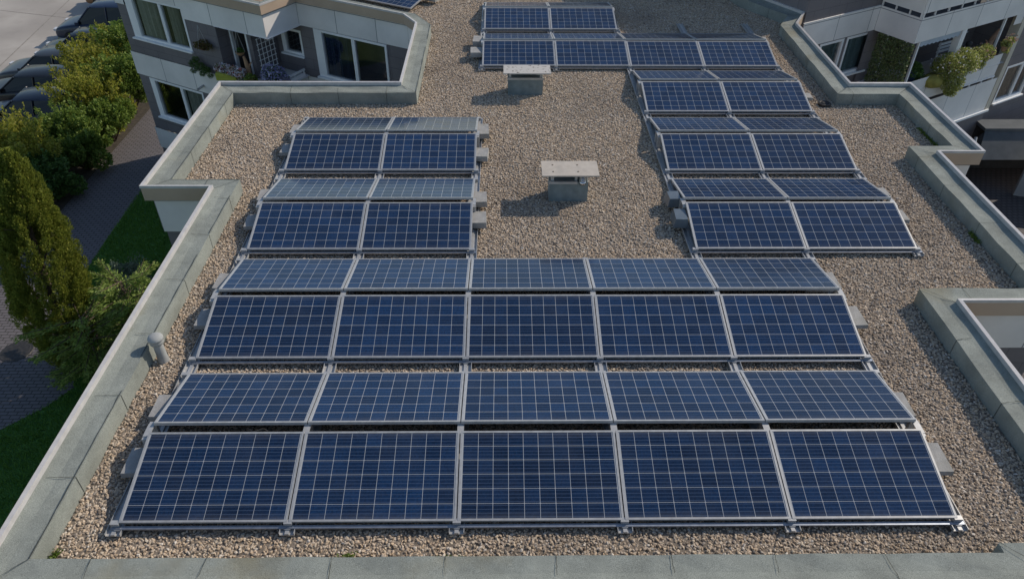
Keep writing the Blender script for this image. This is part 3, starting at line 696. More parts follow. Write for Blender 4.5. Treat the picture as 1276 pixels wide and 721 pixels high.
# ------------------------------------------------------------------ roof vents, pipe, drain
def roof_vent(x0, x1, y0, y1, lid, zl, label, worn, elbow):
    o = empty('roof_vent', label, 'vent', ((x0 + x1) / 2, (y0 + y1) / 2, 0), None)
    cx, cy = (x0 + x1) / 2, (y0 + y1) / 2
    def T(x, y, z): return (x - cx, y - cy, z)
    m = MB(); m.box(T(x0, y0, -.02), T(x1, y1, .355)); m.build('box', 'vent_felt', o)
    m = MB(); t = 0.05
    m.box(T(x0 - .012, y0 - .014, .330), T(x1 - (.18 if elbow else -.012), y0 + .02, .372)); m.build('flashing', 'zinc', o)
    m = MB()
    for a, b in ((x0 + .02, y0 + .03), (x1 - .07, y0 + .03), (x0 + .02, y1 - .08), (x1 - .07, y1 - .08)): m.box(T(a, b, .355), T(a + .05, b + .05, zl))
    if elbow: m.box(T(x1 - .22, y0 + .03, .355), T(x1 - .18, y0 + .08, zl))
    m.build('post', 'zinc', o)
    m = MB(); m.box(T(x0 + .05, y1 - .06, .355), T(x1 - .05, y1 - .03, zl)); m.build('baffle', 'dark', o)
    m = MB(); m.box(T(lid[0], lid[2], zl), T(lid[1], lid[3], zl + .022)); ld = m.build('lid', 'vent_lid' if not worn else 'lid_worn', o)
    m = MB()
    for fx in (.2, .64):
        for fy in (.27, .72):
            c = T(lid[0] + (lid[1] - lid[0]) * fx, lid[2] + (lid[3] - lid[2]) * fy, 0); m.lathe((c[0], c[1], zl + .022), [(.014, 0), (.014, .006), (0, .008)], 8)
    m.build('screw', 'screw', ld)
    if elbow:
        m = MB(); c = T(x1 - .10, y0 + .02, .44); prev = None
        pts = [(c[0], c[1] + .10, c[2] + .01)] + [(c[0], c[1] + .02 - .06 * math.sin(a), c[2] - .05 + .06 * math.cos(a)) for a in np.linspace(0, 1.57, 7)] + [(c[0], c[1] - .04, c[2] - .10)]
        for a, b in zip(pts[:-1], pts[1:]): m.tube(a, b, .055, 14)
        m.build('pipe_elbow', 'steel', o, smooth=True, weld=True)
    return o
# worn lid: paint flaking off in spots
m_, nt_, out_ = nmat('lid_worn')
tc_ = nt_.nodes.new('ShaderNodeTexCoord'); nz_ = N(nt_, 'ShaderNodeTexNoise', Scale=14, Detail=4, Roughness=0.6); L(nt_, tc_.outputs['Object'], nz_.inputs['Vector'])
r1 = ramp(nt_, [(0.60, (0.46, 0.435, 0.40)), (0.64, (0.10, 0.085, 0.07))]); L(nt_, nz_.outputs[0], r1.inputs[0])
b_ = nt_.nodes.new('ShaderNodeBsdfPrincipled'); L(nt_, r1.outputs[0], b_.inputs['Base Color']); b_.inputs['Roughness'].default_value = 0.8; L(nt_, b_.outputs[0], out_.inputs[0])
roof_vent(4.54, 5.17, 6.15, 6.50, (4.411, 5.33, 6.07, 6.56), .50, 'square roof vent with clean beige lid and small steel pipe elbow', False, True)
roof_vent(3.89, 4.62, 10.39, 10.74, (3.80, 4.77, 10.25, 10.70), .50, 'square roof vent with weathered flaking lid in front of the far panels', True, False)
o = empty('vent_pipe', 'grey capped vent pipe beside the left parapet', 'vent pipe', (-0.44, 2.40, 0))
m = MB(); m.lathe((0, 0, 0), [(.070, -.02), (.060, .10), (.057, .34)], 24); m.build('pipe', 'dull_zinc', o, smooth=True, weld=True)
m = MB(); m.lathe((0, 0, 0), [(.060, .285), (.080, .295), (.084, .335), (.078, .350), (.092, .356), (.092, .378), (.080, .400), (.045, .418), (0, .423)], 28); m.lathe((0, 0, 0), [(.060, .285), (0, .285)], 28); m.build('cap', 'dull_zinc', o, smooth=True, weld=True)
o = empty('roof_drain', 'small round dark roof drain by the right parapet corner', 'drain', (10.40, 9.90, 0.0))
m = MB(); m.lathe((0, 0, 0), [(.125, -.01), (.125, .045), (.10, .055), (.085, .04)], 24); m.build('rim', 'iron', o)
m = MB(); m.lathe((0, 0, 0), [(.085, .035), (.05, .055), (0, .06)], 20); m.build('grate', 'dark', o)

# ------------------------------------------------------------------ foliage helpers
def leaves(name, C, Nn, size, mat, parent=None, aspect=1.6, jitter=0.8, droop=0.0):
    """one leaf-sized quad per point, bent along its length; C (n,3) centres, Nn (n,3) main directions"""
    k = len(C)
    d = Nn + rng.normal(0, jitter, (k, 3)); d[:, 2] -= droop; d /= np.linalg.norm(d, axis=1)[:, None] + 1e-9
    r = rng.normal(0, 1, (k, 3)); s = np.cross(d, r); s /= np.linalg.norm(s, axis=1)[:, None] + 1e-9
    L_ = (size * rng.uniform(0.6, 1.35, k))[:, None]; W_ = L_ / aspect / 2
    nn = np.cross(d, s)
    tip = C + d * L_ * 0.5 - nn * L_ * 0.08; base = C - d * L_ * 0.5 - nn * L_ * 0.08
    V = np.stack([base, C + s * W_, tip, C - s * W_], 1).reshape(-1, 3)
    F = np.arange(4 * k).reshape(k, 4)
    return fast_mesh(name, V, F, mat, parent)
def blob_points(k, centres, radii, squash=1.0, hollow=0.45):
    centres = np.array(centres, float); radii = np.array(radii, float)
    p = radii ** 2 / (radii ** 2).sum(); idx = rng.choice(len(radii), k, p=p)
    d = rng.normal(0, 1, (k, 3)); d /= np.linalg.norm(d, axis=1)[:, None]
    rad = rng.uniform(hollow, 1, k) ** 0.6
    q = d * rad[:, None]; q[:, 2] *= squash
    return centres[idx] + q * radii[idx][:, None], d
def stems(name, base, tips, r, mat, parent):
    m = MB()
    for t in tips:
        a = Vector(base); b = Vector(t); mid = a.lerp(b, 0.5) + Vector((random.uniform(-.1, .1), random.uniform(-.1, .1), 0.1))
        m.tube(a, mid, r, 6, r * 0.7); m.tube(mid, b, r * 0.7, 6, r * 0.25)
    return m.build(name, mat, parent)
def shrub(name, label, cat, base, rad, h, k, size, mat, group=None, nb=14, seed=1, mat2=None, aspect=1.7, upright=0.3):
    o = empty(name, label, cat, base, group)
    rr = np.random.default_rng(seed)
    cs, rs = [], []
    for i in range(nb):
        a = rr.uniform(0, 6.283); q = math.sqrt(rr.uniform(0, 1)) * rad * 0.75; zz = rr.uniform(0.25, 0.86) * h * (1 - 0.35 * (q / rad) ** 2)
        cs.append((q * math.cos(a), q * math.sin(a), zz)); rs.append(rr.uniform(0.26, 0.44) * rad)
    for i in range(nb // 2):      # shoots that break the outline
        a = rr.uniform(0, 6.283); q = rad * rr.uniform(0.5, 1.02)
        cs.append((q * math.cos(a), q * math.sin(a), h * rr.uniform(0.35, 0.95))); rs.append(rr.uniform(0.12, 0.2) * rad)
    C, d = blob_points(k, cs, rs); ok = C[:, 2] > 0.03; C, d = C[ok], d[ok]
    d[:, 2] += upright
    sp, sd = [], []
    for i in range(nb * 3):      # arching shoots
        a = rr.uniform(0, 6.283); q = rad * rr.uniform(.1, .85); l = rr.uniform(.3, .75) * rad; tl = rr.uniform(.1, .9)
        p0 = np.array([q * math.cos(a), q * math.sin(a), h * (0.62 + .25 * rr.uniform(0, 1)) * (1 - .45 * (q / rad) ** 2)])
        dv = np.array([tl * math.cos(a), tl * math.sin(a), 1.0]); dv /= np.linalg.norm(dv)
        f = np.linspace(0, 1, 34)[:, None]; P = p0 + dv * l * f; P[:, 2] -= .25 * l * (f[:, 0] ** 2) * tl
        sp.append(P + rr.normal(0, .035, P.shape)); sd.append(np.repeat(dv[None] + 0, 34, 0) + rr.normal(0, .5, (34, 3)))
    C = np.concatenate([C] + sp); d = np.concatenate([d] + sd)
    leaves('foliage', C, d, size, mat, o, aspect)
    stems('stem', (0, 0, -0.05), [cs[i] for i in range(min(nb, 11))], 0.03, 'bark', o)
    return o

# ------------------------------------------------------------------ ground, path, lawn, car park
def gz(x, y):
    t = min(1, max(0, (-11.3 - x) / 1.6)); t = t * t * (3 - 2 * t)
    return GZ + (PZ - GZ) * t
m = MB(); xs = [-600, -100, -40] + [x for x in np.arange(-30, -9, 0.5)] + [-5, 0, 10, 25, 60, 600]; ys = [-600, -60, -20, 0, 10, 20, 30, 45, 80, 200, 600]
for x0, x1 in zip(xs[:-1], xs[1:]):
    for y0, y1 in zip(ys[:-1], ys[1:]):
        m.quad([(x, y, gz(x, y) - 0.03) for x, y in ((x0, y0), (x1, y0), (x1, y1), (x0, y1))])
structure(m.build('ground', 'meadow'))
m = MB(); m.poly([(-9.7, 12.6), (-9.7, 27), (-11.2, 27), (-11.2, 12.0)], GZ - 0.008); structure(m.build('planting_bed', 'soil'))
PATH = [(-9.75, 13.0), (-9.75, 26.5), (-3.2, 26.5), (-5.2, 20.0), (-7.72, 18.2), (-7.68, 13.4), (-7.6, 12.0), (-7.1, 10.2), (-6.5, 8.7), (-5.95, 7.55), (-6.3, 6.95), (-6.95, 6.3), (-8.4, 5.0), (-10.2, 3.4), (-11.2, 8.0), (-10.6, 12.2)]
m = MB(); m.poly(PATH, GZ - 0.012); structure(m.build('path', 'paving'))
LAWN1 = [(-7.72, 18.25), (-7.68, 13.4), (-7.6, 12.0), (-7.1, 10.2), (-6.5, 8.7), (-5.95, 7.55), (-6.3, 6.95), (-6.95, 6.3), (-8.4, 5.0), (-12.5, 1.5), (-16, -8), (-0.8, -8), (-0.8, 6.2), (-1.9, 6.2), (-1.9, 10.5), (1.8, 10.5), (1.8, 14), (-1, 16), (-5, 18)]
m = MB(); m.poly(LAWN1, GZ - 0.022); structure(m.build('lawn', 'lawn'))
# blades over the part of the lawn the picture shows
def blade_tree():
    ng = bpy.data.node_groups.new('grass_scatter', 'GeometryNodeTree')
    ng.interface.new_socket(name='Geometry', in_out='INPUT', socket_type='NodeSocketGeometry')
    ng.interface.new_socket(name='Geometry', in_out='OUTPUT', socket_type='NodeSocketGeometry')
    nd = ng.nodes; lk = ng.links; gi = nd.new('NodeGroupInput'); go = nd.new('NodeGroupOutput')
    di = nd.new('GeometryNodeDistributePointsOnFaces'); di.inputs['Density'].default_value = 1500; lk.new(gi.outputs[0], di.inputs['Mesh'])
    co = nd.new('GeometryNodeMeshCone'); co.inputs['Vertices'].default_value = 3; co.inputs['Radius Bottom'].default_value = 0.007; co.inputs['Radius Top'].default_value = 0.0; co.inputs['Depth'].default_value = 0.075
    sm = nd.new('GeometryNodeSetMaterial'); sm.inputs['Material'].default_value = MATS['blade']; lk.new(co.outputs[0], sm.inputs[0])
    ip = nd.new('GeometryNodeInstanceOnPoints'); lk.new(di.outputs['Points'], ip.inputs['Points']); lk.new(sm.outputs[0], ip.inputs['Instance'])
    rr = nd.new('FunctionNodeRandomValue'); rr.data_type = 'FLOAT_VECTOR'; rr.inputs[0].default_value = (-0.8, -0.8, 0); rr.inputs[1].default_value = (0.8, 0.8, 6.28); lk.new(rr.outputs[0], ip.inputs['Rotation'])
    rs = nd.new('FunctionNodeRandomValue'); rs.data_type = 'FLOAT'; rs.inputs[2].default_value = 0.5; rs.inputs[3].default_value = 1.4; lk.new(rs.outputs[1], ip.inputs['Scale'])
    lk.new(ip.outputs[0], go.inputs[0]); return ng
m = MB(); m.poly([(-7.75, 16.5), (-7.68, 13.4), (-7.6, 12.0), (-7.1, 10.2), (-6.5, 8.7), (-5.95, 7.55), (-6.3, 6.95), (-6.95, 6.3), (-8.4, 5.0), (-8.4, 2.0), (-4.2, 2.0), (-3.6, 8.0), (-2.6, 12), (-4, 16.5)], GZ - 0.012)
gr = m.build('grass', 'lawn'); gr['kind'] = 'stuff'; tag(gr, 'short green grass between the path and the building', 'grass')
md = gr.modifiers.new('scatter', 'NODES'); md.node_group = blade_tree()
mo = MB(); mo.lathe((0, 0, 0), [(0, .004), (.30, .004), (.31, 0), (.36, 0), (.37, -.012)], 32)
tag(mo.build('manhole_cover', 'iron'), 'round dark manhole cover in the paved path left of the cypress', 'manhole cover').location = (-7.85, 8.75, GZ + 0.002)
m = MB(); m.poly([(-13.0, 17.5), (-13.0, 40), (-9.9, 60), (-60, 90), (-90, 20), (-40, 17.5)], PZ - 0.006)
structure(m.build('car_park', 'concrete'))
m = MB()
for (a, b) in (((-14, 33.5), (-40, 41)), ((-20, 26), (-46, 33)), ((-26, 22), (-30, 50)), ((-18.5, 25), (-22, 52))):
    a = Vector(a); b = Vector(b); t = (b - a).normalized(); q = Vector((-t.y, t.x)) * 0.03
    m.quad([(*(a - q), PZ - .002), (*(b - q), PZ - .002), (*(b + q), PZ - .002), (*(a + q), PZ - .002)])
structure(m.build('pavement_joint', 'lot_joint'))

# ------------------------------------------------------------------ plants left of the building
def cypress():
    o = empty('cypress_tree', 'tall narrow yellow green cypress beside the paved path', 'tree', (-6.35, 8.35, GZ))
    H = 5.25; LX, LY = 0.28, 0.63; NT = 640; Cs, Ds = [], []
    for i in range(NT):
        t = rng.uniform(0, 1) ** 0.9; a = rng.uniform(0, 6.283)
        pr = np.interp(t, [0, .08, .2, .4, .6, .8, .9, .97, 1], [.45, .62, .78, .84, .74, .54, .38, .20, .08]) * rng.uniform(.72, 1.05)
        hh = rng.uniform(.30, .55); wd = rng.uniform(.09, .145); kk = 210
        f = rng.uniform(0, 1, kk); rr_ = wd * np.sin(np.pi * (0.12 + 0.86 * f)) ** 0.8 * rng.uniform(.55, 1.05, kk); aa = rng.uniform(0, 6.283, kk)
        P = np.stack([rr_ * np.cos(aa), rr_ * np.sin(aa), f * hh], 1)
        P[:, 0] += (pr - .12 + .10 * f) * math.cos(a); P[:, 1] += (pr - .12 + .10 * f) * math.sin(a); P[:, 2] += t * (H - .55) + .08
        Cs.append(P); Ds.append(np.stack([.45 * np.cos(aa) + .25 * math.cos(a), .45 * np.sin(aa) + .25 * math.sin(a), np.full(kk, 1.0)], 1))
    for P in Cs: P[:, :2] += np.array([LX, LY]) * (P[:, 2:3] / H)
    leaves('crown', np.concatenate(Cs), np.concatenate(Ds), 0.055, 'leaf_cypress', o, 2.4, 0.26)
    m = MB(); m.tube((0, 0, -0.1), (LX * .8, LY * .8, H * 0.8), 0.13, 10, 0.03)
    for k in range(20):
        z = 0.4 + k * 0.2; aa = k * 2.4; rr_ = np.interp(z / H, [0, .3, .8, 1], [.5, .75, .5, .1])
        m.tube((LX * z / H, LY * z / H, z), (LX * z / H + rr_ * math.cos(aa), LY * z / H + rr_ * math.sin(aa), z + 0.45), 0.025, 5, 0.006)
    m.build('trunk', 'bark', o)
cypress()
def juniper(label, base, rad, h, k, seed):
    o = empty('juniper_shrub', label, 'shrub', base, 'feathery conifers at the building foot')
    rr = np.random.default_rng(seed); m = MB(); Cs, Ds = [], []
    for i in range(46):
        a = rr.uniform(0, 6.283); l = rad * rr.uniform(0.55, 1.15); z0 = h * rr.uniform(0.05, 0.75); rise = rr.uniform(0.05, 0.45) * h * 0.5
        p0 = np.array([0, 0, z0]); p1 = np.array([l * math.cos(a), l * math.sin(a), z0 + rise])
        m.tube(p0, p1, 0.018, 5, 0.004)
        nn = int(k / 46); f = rr.uniform(0.12, 1, nn) ** 0.7
        P = p0 + (p1 - p0) * f[:, None]; wd = 0.20 * rad * (1.15 - f)
        side = np.array([-math.sin(a), math.cos(a), 0]); q = rr.uniform(-1, 1, nn)
        P = P + side * (q * wd)[:, None] + rr.normal(0, 0.03, (nn, 3)); P[:, 2] -= 0.10 * f * f
        Cs.append(P); Ds.append(np.array([math.cos(a), math.sin(a), 0.1]) * 1.2 + side * (q * 0.9)[:, None])
    leaves('foliage', np.concatenate(Cs), np.concatenate(Ds), 0.085, 'leaf_juniper', o, 2.8, 0.22)
    m.build('stem', 'bark', o)
juniper('feathery green conifer with a low branch reaching left over the paving', (-5.45, 8.05, GZ), 1.15, 2.2, 9000, 5)
juniper('feathery green conifer pressed against the parapet edge behind the cypress', (-4.95, 9.15, GZ), 1.2, 2.4, 9000, 9)
shrub('round_bush', 'small round grey green bush on the lawn behind the cypress', 'bush', (-5.95, 11.1, GZ), 0.55, 0.8, 5000, 0.05, 'leaf_greygreen', None, 10, 3, aspect=2.2)
sh = [((-10.15, 15.6), .95, 1.3, 'leaf_dark', 'low shaded shrub at the path edge right of the cypress tip'),
      ((-9.95, 17.6), .95, 1.3, 'leaf_green', 'low green shrub where the shadow edge crosses the path'),
      ((-9.95, 19.6), 1.0, 1.5, 'leaf_green', 'low green shrub on the sunlit stretch of the path'),
      ((-10.75, 14.6), 1.15, 1.6, 'leaf_dark', 'low dark green shrub at the path edge behind the cypress'),
      ((-11.2, 16.4), 1.35, 2.0, 'leaf_yellow', 'broad yellow green shrub nearest the left picture edge'),
      ((-10.75, 18.3), 1.15, 1.7, 'leaf_green', 'leafy mid green shrub halfway along the hedge beside the path'),
      ((-12.6, 17.9), 1.35, 2.3, 'leaf_yellow', 'yellow green shrub in front of the nearest parked car'),
      ((-10.75, 20.4), 1.35, 2.3, 'leaf_yellow', 'tall yellow green shrub in the middle of the hedge'),
      ((-10.2, 21.9), 1.2, 2.3, 'leaf_green', 'green shrub beside the path close to the grey building corner'),
      ((-11.8, 22.9), 1.3, 2.5, 'leaf_yellow', 'highest yellow green shrub hiding the middle parked cars'),
      ((-10.7, 24.4), 1.3, 2.6, 'leaf_green', 'bushy shrub against the grey building corner'),
      ((-12.5, 25.9), 1.1, 2.5, 'leaf_yellow', 'far yellow shrub with loose tips in front of the blue car'),
      ((-12.4, 14.2), 1.2, 1.7, 'leaf_yellow', 'yellow shrub behind the cypress tip at the left picture edge')]
for i, ((x, y), rad, h, mt, lab) in enumerate(sh):
    shrub('hedge_shrub', lab, 'shrub', (x, y, gz(x, y)), rad, h, 11000, 0.095, mt, 'shrubs of the hedge beside the path', 15, 20 + i, upright=0.5)

# ------------------------------------------------------------------ parked cars
def car(label, x, y, rz, paint, sc=1.0, name='parked_car', tall=1.0):
    o = empty(name, label, 'car', (x, y, PZ), 'cars parked along the hedge'); o.rotation_euler = (0, 0, rz); o.scale = (sc,) * 3
    X = [-2.12, -2.05, -1.75, -1.05, -0.30, 0.95, 1.62, 2.0, 2.08]
    zb = [.30, .24, .22, .22, .22, .22, .22, .26, .32]; zs = [.55, .66, .78, .86, .90, .93, .93, .84, .6]; wdt = [.62, .78, .86, .88, .89, .89, .87, .80, .66]
    bm = bmesh.new(); rings = []
    for xx, b, s, wd in zip(X, zb, zs, wdt):
        pr = [(0, b), (wd * .92, b), (wd, b + .12), (wd * 1.01, (b + s) / 2), (wd * .97, s), (wd * .86, s + .03), (0, s + .05)]
        pr += [(-a, c) for a, c in pr[-2:0:-1]]
        rings.append([bm.verts.new((xx, a, c)) for a, c in pr])
    for r0, r1 in zip(rings[:-1], rings[1:]):
        k = len(r0)
        for i in range(k): bm.faces.new((r0[i], r0[(i + 1) % k], r1[(i + 1) % k], r1[i]))
    bm.faces.new(rings[0][::-1]); bm.faces.new(rings[-1])
    bmesh.ops.recalc_face_normals(bm, faces=bm.faces)
    me = bpy.data.meshes.new('body'); bm.to_mesh(me); bm.free(); me.materials.append(MATS[paint])
    me.polygons.foreach_set('use_smooth', [True] * len(me.polygons))
    b = bpy.data.objects.new('body', me); COL.objects.link(b); b.parent = o
    s = b.modifiers.new('sub', 'SUBSURF'); s.levels = 2; s.render_levels = 2
    RH = 1.44 * tall                                  # cabin: glass all round, pillars and roof over it
    lo = [(-1.02, .80), (1.72, .79)]; hi = [(-0.28, .62), (1.18, .60)]
    m = MB(); z0, z1 = .88, RH - .03
    m.quad([(-1.02, -.80, z0), (-1.02, .80, z0), (-.28, .62, z1), (-.28, -.62, z1)]); m.quad([(1.72, .79, z0), (1.72, -.79, z0), (1.18, -.60, z1), (1.18, .60, z1)])
    for sg in (1, -1): m.quad([(-1.02, sg * .80, z0), (1.72, sg * .79, z0), (1.18, sg * .60, z1), (-.28, sg * .62, z1)])
    m.build('window', 'car_glass', o)
    m = MB()
    bm = bmesh.new(); grid = [[bm.verts.new((xx, yy, zz)) for xx, zz in ((-.36, RH - .04), (-.1, RH), (.5, RH + .015), (1.0, RH - .005), (1.26, RH - .06))] for yy in (-.645, -.55, 0, .55, .645)]
    for gi_, row_ in enumerate(grid):
        for v in row_:
            if gi_ in (0, 4): v.co.z -= .05
    for r0, r1 in zip(grid[:-1], grid[1:]):
        for a in range(4): bm.faces.new((r0[a], r0[a + 1], r1[a + 1], r1[a]))
    me = bpy.data.meshes.new('roof'); bm.to_mesh(me); bm.free(); me.materials.append(MATS[paint]); me.polygons.foreach_set('use_smooth', [True] * len(me.polygons))
    b = bpy.data.objects.new('roof', me); COL.objects.link(b); b.parent = o
    m = MB()
    for sg in (1, -1):
        for (xa, ya, xb, yb) in ((-1.04, .805, -.30, .63), (.38, .812, .42, .635), (1.74, .795, 1.20, .615)):
            m.tube((xa, sg * ya, z0 - .02), (xb, sg * yb, z1), .035, 6)
    m.build('pillar', paint, o)
    for sg in (1, -1):
        for xx in (-1.35, 1.3):
            m = MB(); m.tube((xx, sg * .70, .31), (xx, sg * .90, .31), .31, 20); wv = m.build('wheel', 'tyre', o)
            m = MB(); m.tube((xx, sg * .895, .31), (xx, sg * .908, .31), .19, 14); m.build('rim', 'steel', wv)
        m = MB(); m.box((-2.10, sg * .62 - .13, .60), (-1.98, sg * .62 + .13, .70)); m.build('headlight', 'lamp', o)
        m = MB(); m.box((1.97, sg * .64 - .11, .66), (2.06, sg * .64 + .11, .80)); m.build('tail_light', 'tail', o)
        m = MB(); m.box((-.98, sg * .90 - .07, .92), (-.84, sg * .90 + .07, 1.03)); m.build('side_mirror', paint, o)
    return o
car('dark navy parked car nearest the left picture edge', -14.0, 22.1, 0.06, 'paint_navy')
car('black parked car second from the left picture edge', -15.05, 24.3, 0.04, 'paint_black')
car('grey parked car third in the row, half hidden by the hedge', -15.35, 26.5, 0.05, 'paint_grey')
car('small dark car fourth in the row, only its roof above the hedge', -15.1, 29.0, 0.05, 'paint_black', 0.95)
car('large dark blue car farthest in the row beside the grey building corner', -15.4, 32.0, 0.05, 'paint_blue', 1.05, tall=1.12)
car('brown vehicle at the top picture edge behind the large blue car', -16.3, 37.2, 0.05, 'paint_brown', 1.05, tall=1.25)

# ------------------------------------------------------------------ taller building on the right
rb = empty('apartment_building', 'taller apartment block at the right with white balcony bands above and behind the parapet', 'building', (0, 0, 0))
uR = Vector((C30, S30)); nR = Vector((S30, -C30)); Q1 = Vector((12.32, 15.13)); Q2 = Vector((14.11, 16.16)); Q3 = Vector((14.75, 15.08)); sB = (Q3 - Q2).normalized(); sN = Vector((-C30, -S30))
def QA(s, d=0.0): v = Q1 + uR * s - nR * d; return (v.x, v.y)
def QC(s, d=0.0): v = Q3 + uR * s - nR * d; return (v.x, v.y)
ZT = 2.85
wA = [(-0.02, 0.93, -1.78, -0.66), (0.0, 0, 0, 0)]
m = MB()
m.wall(QA(-0.93), QA(2.07), -0.61, .06); m.wall(QA(2.07), QC(0), -0.61, .06); m.wall(QC(0), QC(5.2), -0.61, .06)
m.quad([(*QA(-0.93), .06), (*QA(2.07), .06), (*QA(2.07, .05), .06), (*QA(-0.93, .05), .06)])
fm = MB(); fm.quad([(*QC(0), .03), (*QC(5.2), .03), (*QC(5.2, 2.2), .03), (*QC(0, 2.2), .03)]); fm.quad([(*QA(2.07), .03), (*QC(0), .03), (*QC(0, 2.2), .03), (*QA(2.2, .95), .03)]); fm.build('balcony_floor', 'floor_dark', rb)
m.quad([(*QC(0), -.60), (*QC(5.2), -.60), (*QC(5.2, 2.2), -.60), (*QC(0, 2.2), -.60)])
m.quad([(*QC(0), -2.1), (*QC(5.2), -2.1), (*QC(5.2, 2.2), -2.1), (*QC(0, 2.2), -2.1)])
m.wall(QC(0.02, .02), QC(4.9, .02), -2.50, -1.78); m.wall(QC(0), QC(5.25), -3.65, -2.58)
m.wall(QC(4.72, 0.0), QC(5.2, 0.0), -0.9, -0.61)
m.build('white_band', 'white_clad', rb)
m = MB()          # grey walls
K0 = Vector(QA(-0.90, .04)); K1 = K0 + Vector((-S30, C30)) * 2.2; K2 = K0 + Vector((-S30, C30)) * 9
for z0, z1 in ((GZ, ZT),): m.wall(K2, K0, z0, z1)
hwin = [(0.93 - 0.02, 1.86, -1.70, -0.66), (1.98, 3.06, -1.76, -0.66)]
m.wall(QA(-0.90, .04), QA(2.2, .04), .05, ZT)
m.wall(QA(-0.90, .06), QA(2.07, .06), GZ, -0.61, hwin)
m.wall(QA(2.2, .04), QA(2.2, 0.95), .05, ZT)
m.wall(QC(-0.3, 2.2), QC(12, 2.2), .05, ZT)
m.wall(QC(-0.2, 1.27), QC(5.2, 1.27), -2.1, -0.6, [(0.9, 2.0, -2.1, -0.72), (2.75, 4.85, -1.42, -0.68)])
m.wall(QC(0), QC(5.25), GZ, -3.65)
m.wall(QC(5.2, 1.3), QC(5.2, 0.0), -2.6, -0.61)
m.wall(QC(5.2, .25), QC(13, .25), GZ, ZT, [(6.0 - 5.2, 7.6 - 5.2, -3.72, -2.50)])
m.wall(QC(0, 0), QC(-0.1, 1.9), GZ, -2.1)
m.wall(QC(5.22, .25), QC(5.22, 2.25), GZ, ZT)  # side wall added to keep the sun out of the balcony
m.wall(QC(13, .25), QC(13, 6), GZ, ZT)
m.wall(QC(2.6, .06), QC(2.6, 2.2), .03, ZT)  # partition added only to shade the balcony floor behind the slot
m.build('wall', 'grey_clad', rb)
m = MB(); m.poly([tuple(K0), QA(2.2, .04), QA(2.2, 1.0), QC(12, 2.2), QC(12, 7), tuple(K2)], ZT); m.build('roof', 'felt', rb)
m = MB(); m.box((-.06, -.05, ZT - .25), (3.2, .05, ZT + .05), frame(K0, uR, nR)); M = frame(K2, (K0 - K2).normalized()); m.box((0, -.05, ZT - .25), (9.05, .05, ZT + .05), M); m.build('roof_edge', 'trim', rb)
m = MB(); M = frame(QC(5.2, 0), uR, nR); m.box((-.06, -.02, -3.7), (.16, .27, .06), M); m.build('pier', 'cream', rb)
m = MB(); M = frame(QC(5.25, 0), uR, nR); m.box((-5.2, -.07, -3.72), (0.05, .05, -3.65), M); m.build('ledge', 'white_frame', rb)
# upper balcony railing: white sheet on posts above a slot
def railing(pts, z0, z1, slot, mat='white_clad'):
    m = MB()
    for (a, b) in pts:
        a = Vector(a); b = Vector(b); u = (b - a).normalized(); M = frame(a, u); Lw = (b - a).length
        m.box((0, .004, z0), (Lw, .024, z1), M)
        k = int(Lw / 0.62) + 1
        for t in range(k + 1):
            xx = min(Lw - .02, t * Lw / k); m.box((xx - .018, .030, slot), (xx + .018, .07, z1), M)
    return m.build('balcony_railing', mat, rb)
railing([(QA(2.07), QC(0)), (QC(0), QC(5.2))], .175, .98, .05)
railing([(QC(3.1, -.02), QC(4.9, -.02))], -2.50, -2.47, -2.60, 'white_frame')
window(rb, Vector(QA(-0.90, .06)), uR, nR, *hwin[0], mull=(), curtain=((0.0, 0.97, 'blind_pale'),))  # blue-grey sheets here and below colour in the sky's reflection
window(rb, Vector(QA(-0.90, .06)), uR, nR, *hwin[1], mull=(), curtain=((0.0, 1.0, 'blind_pale'),))
window(rb, Vector(QC(-0.2, 1.27)), uR, nR, 2.75, 4.85, -1.42, -0.68, mull=(0.45,), curtain=())
window(rb, Vector(QC(5.2, .25)), uR, nR, 0.8, 2.4, -3.72, -2.50, mull=(0.62,), curtain=((0, .55, 'brown_curtain'),))
m = MB(); M = frame(QC(-0.2, 1.27), uR, nR)
for bx in (((.90, -.02, -2.1), (.97, .08, -.72)), ((1.93, -.02, -2.1), (2.0, .08, -.72)), ((.97, -.02, -.79), (1.93, .08, -.72))): m.box(*bx, M)
dr = m.build('balcony_door', 'white_frame', rb)
m = MB()
for q in (((.9, .9, -2.1), (2.0, .9, -2.1), (2.0, .9, -.7), (.9, .9, -.7)), ((.9, .08, -2.1), (.9, .9, -2.1), (.9, .9, -.7), (.9, .08, -.7)), ((2.0, .08, -2.1), (2.0, .9, -2.1), (2.0, .9, -.7), (2.0, .08, -.7))): m.quad([M @ Vector(p) for p in q])
m.build('room_recess', 'room', dr)
m = MB(); M = frame(QC(0), uR, nR); m.box((2.20, .02, -2.1), (2.40, .22, -.61), M); m.box((2.26, .01, -2.1), (2.29, .02, -.61), M); m.box((4.30, .05, -2.1), (4.36, .11, -.61), M); m.build('balcony_post', 'white_frame', rb)
m = MB(); M = frame(QC(0), uR, nR)
m.box((.30, .03, -2.1), (.355, .085, -.61), M); m.build('pole', 'white_frame', rb)
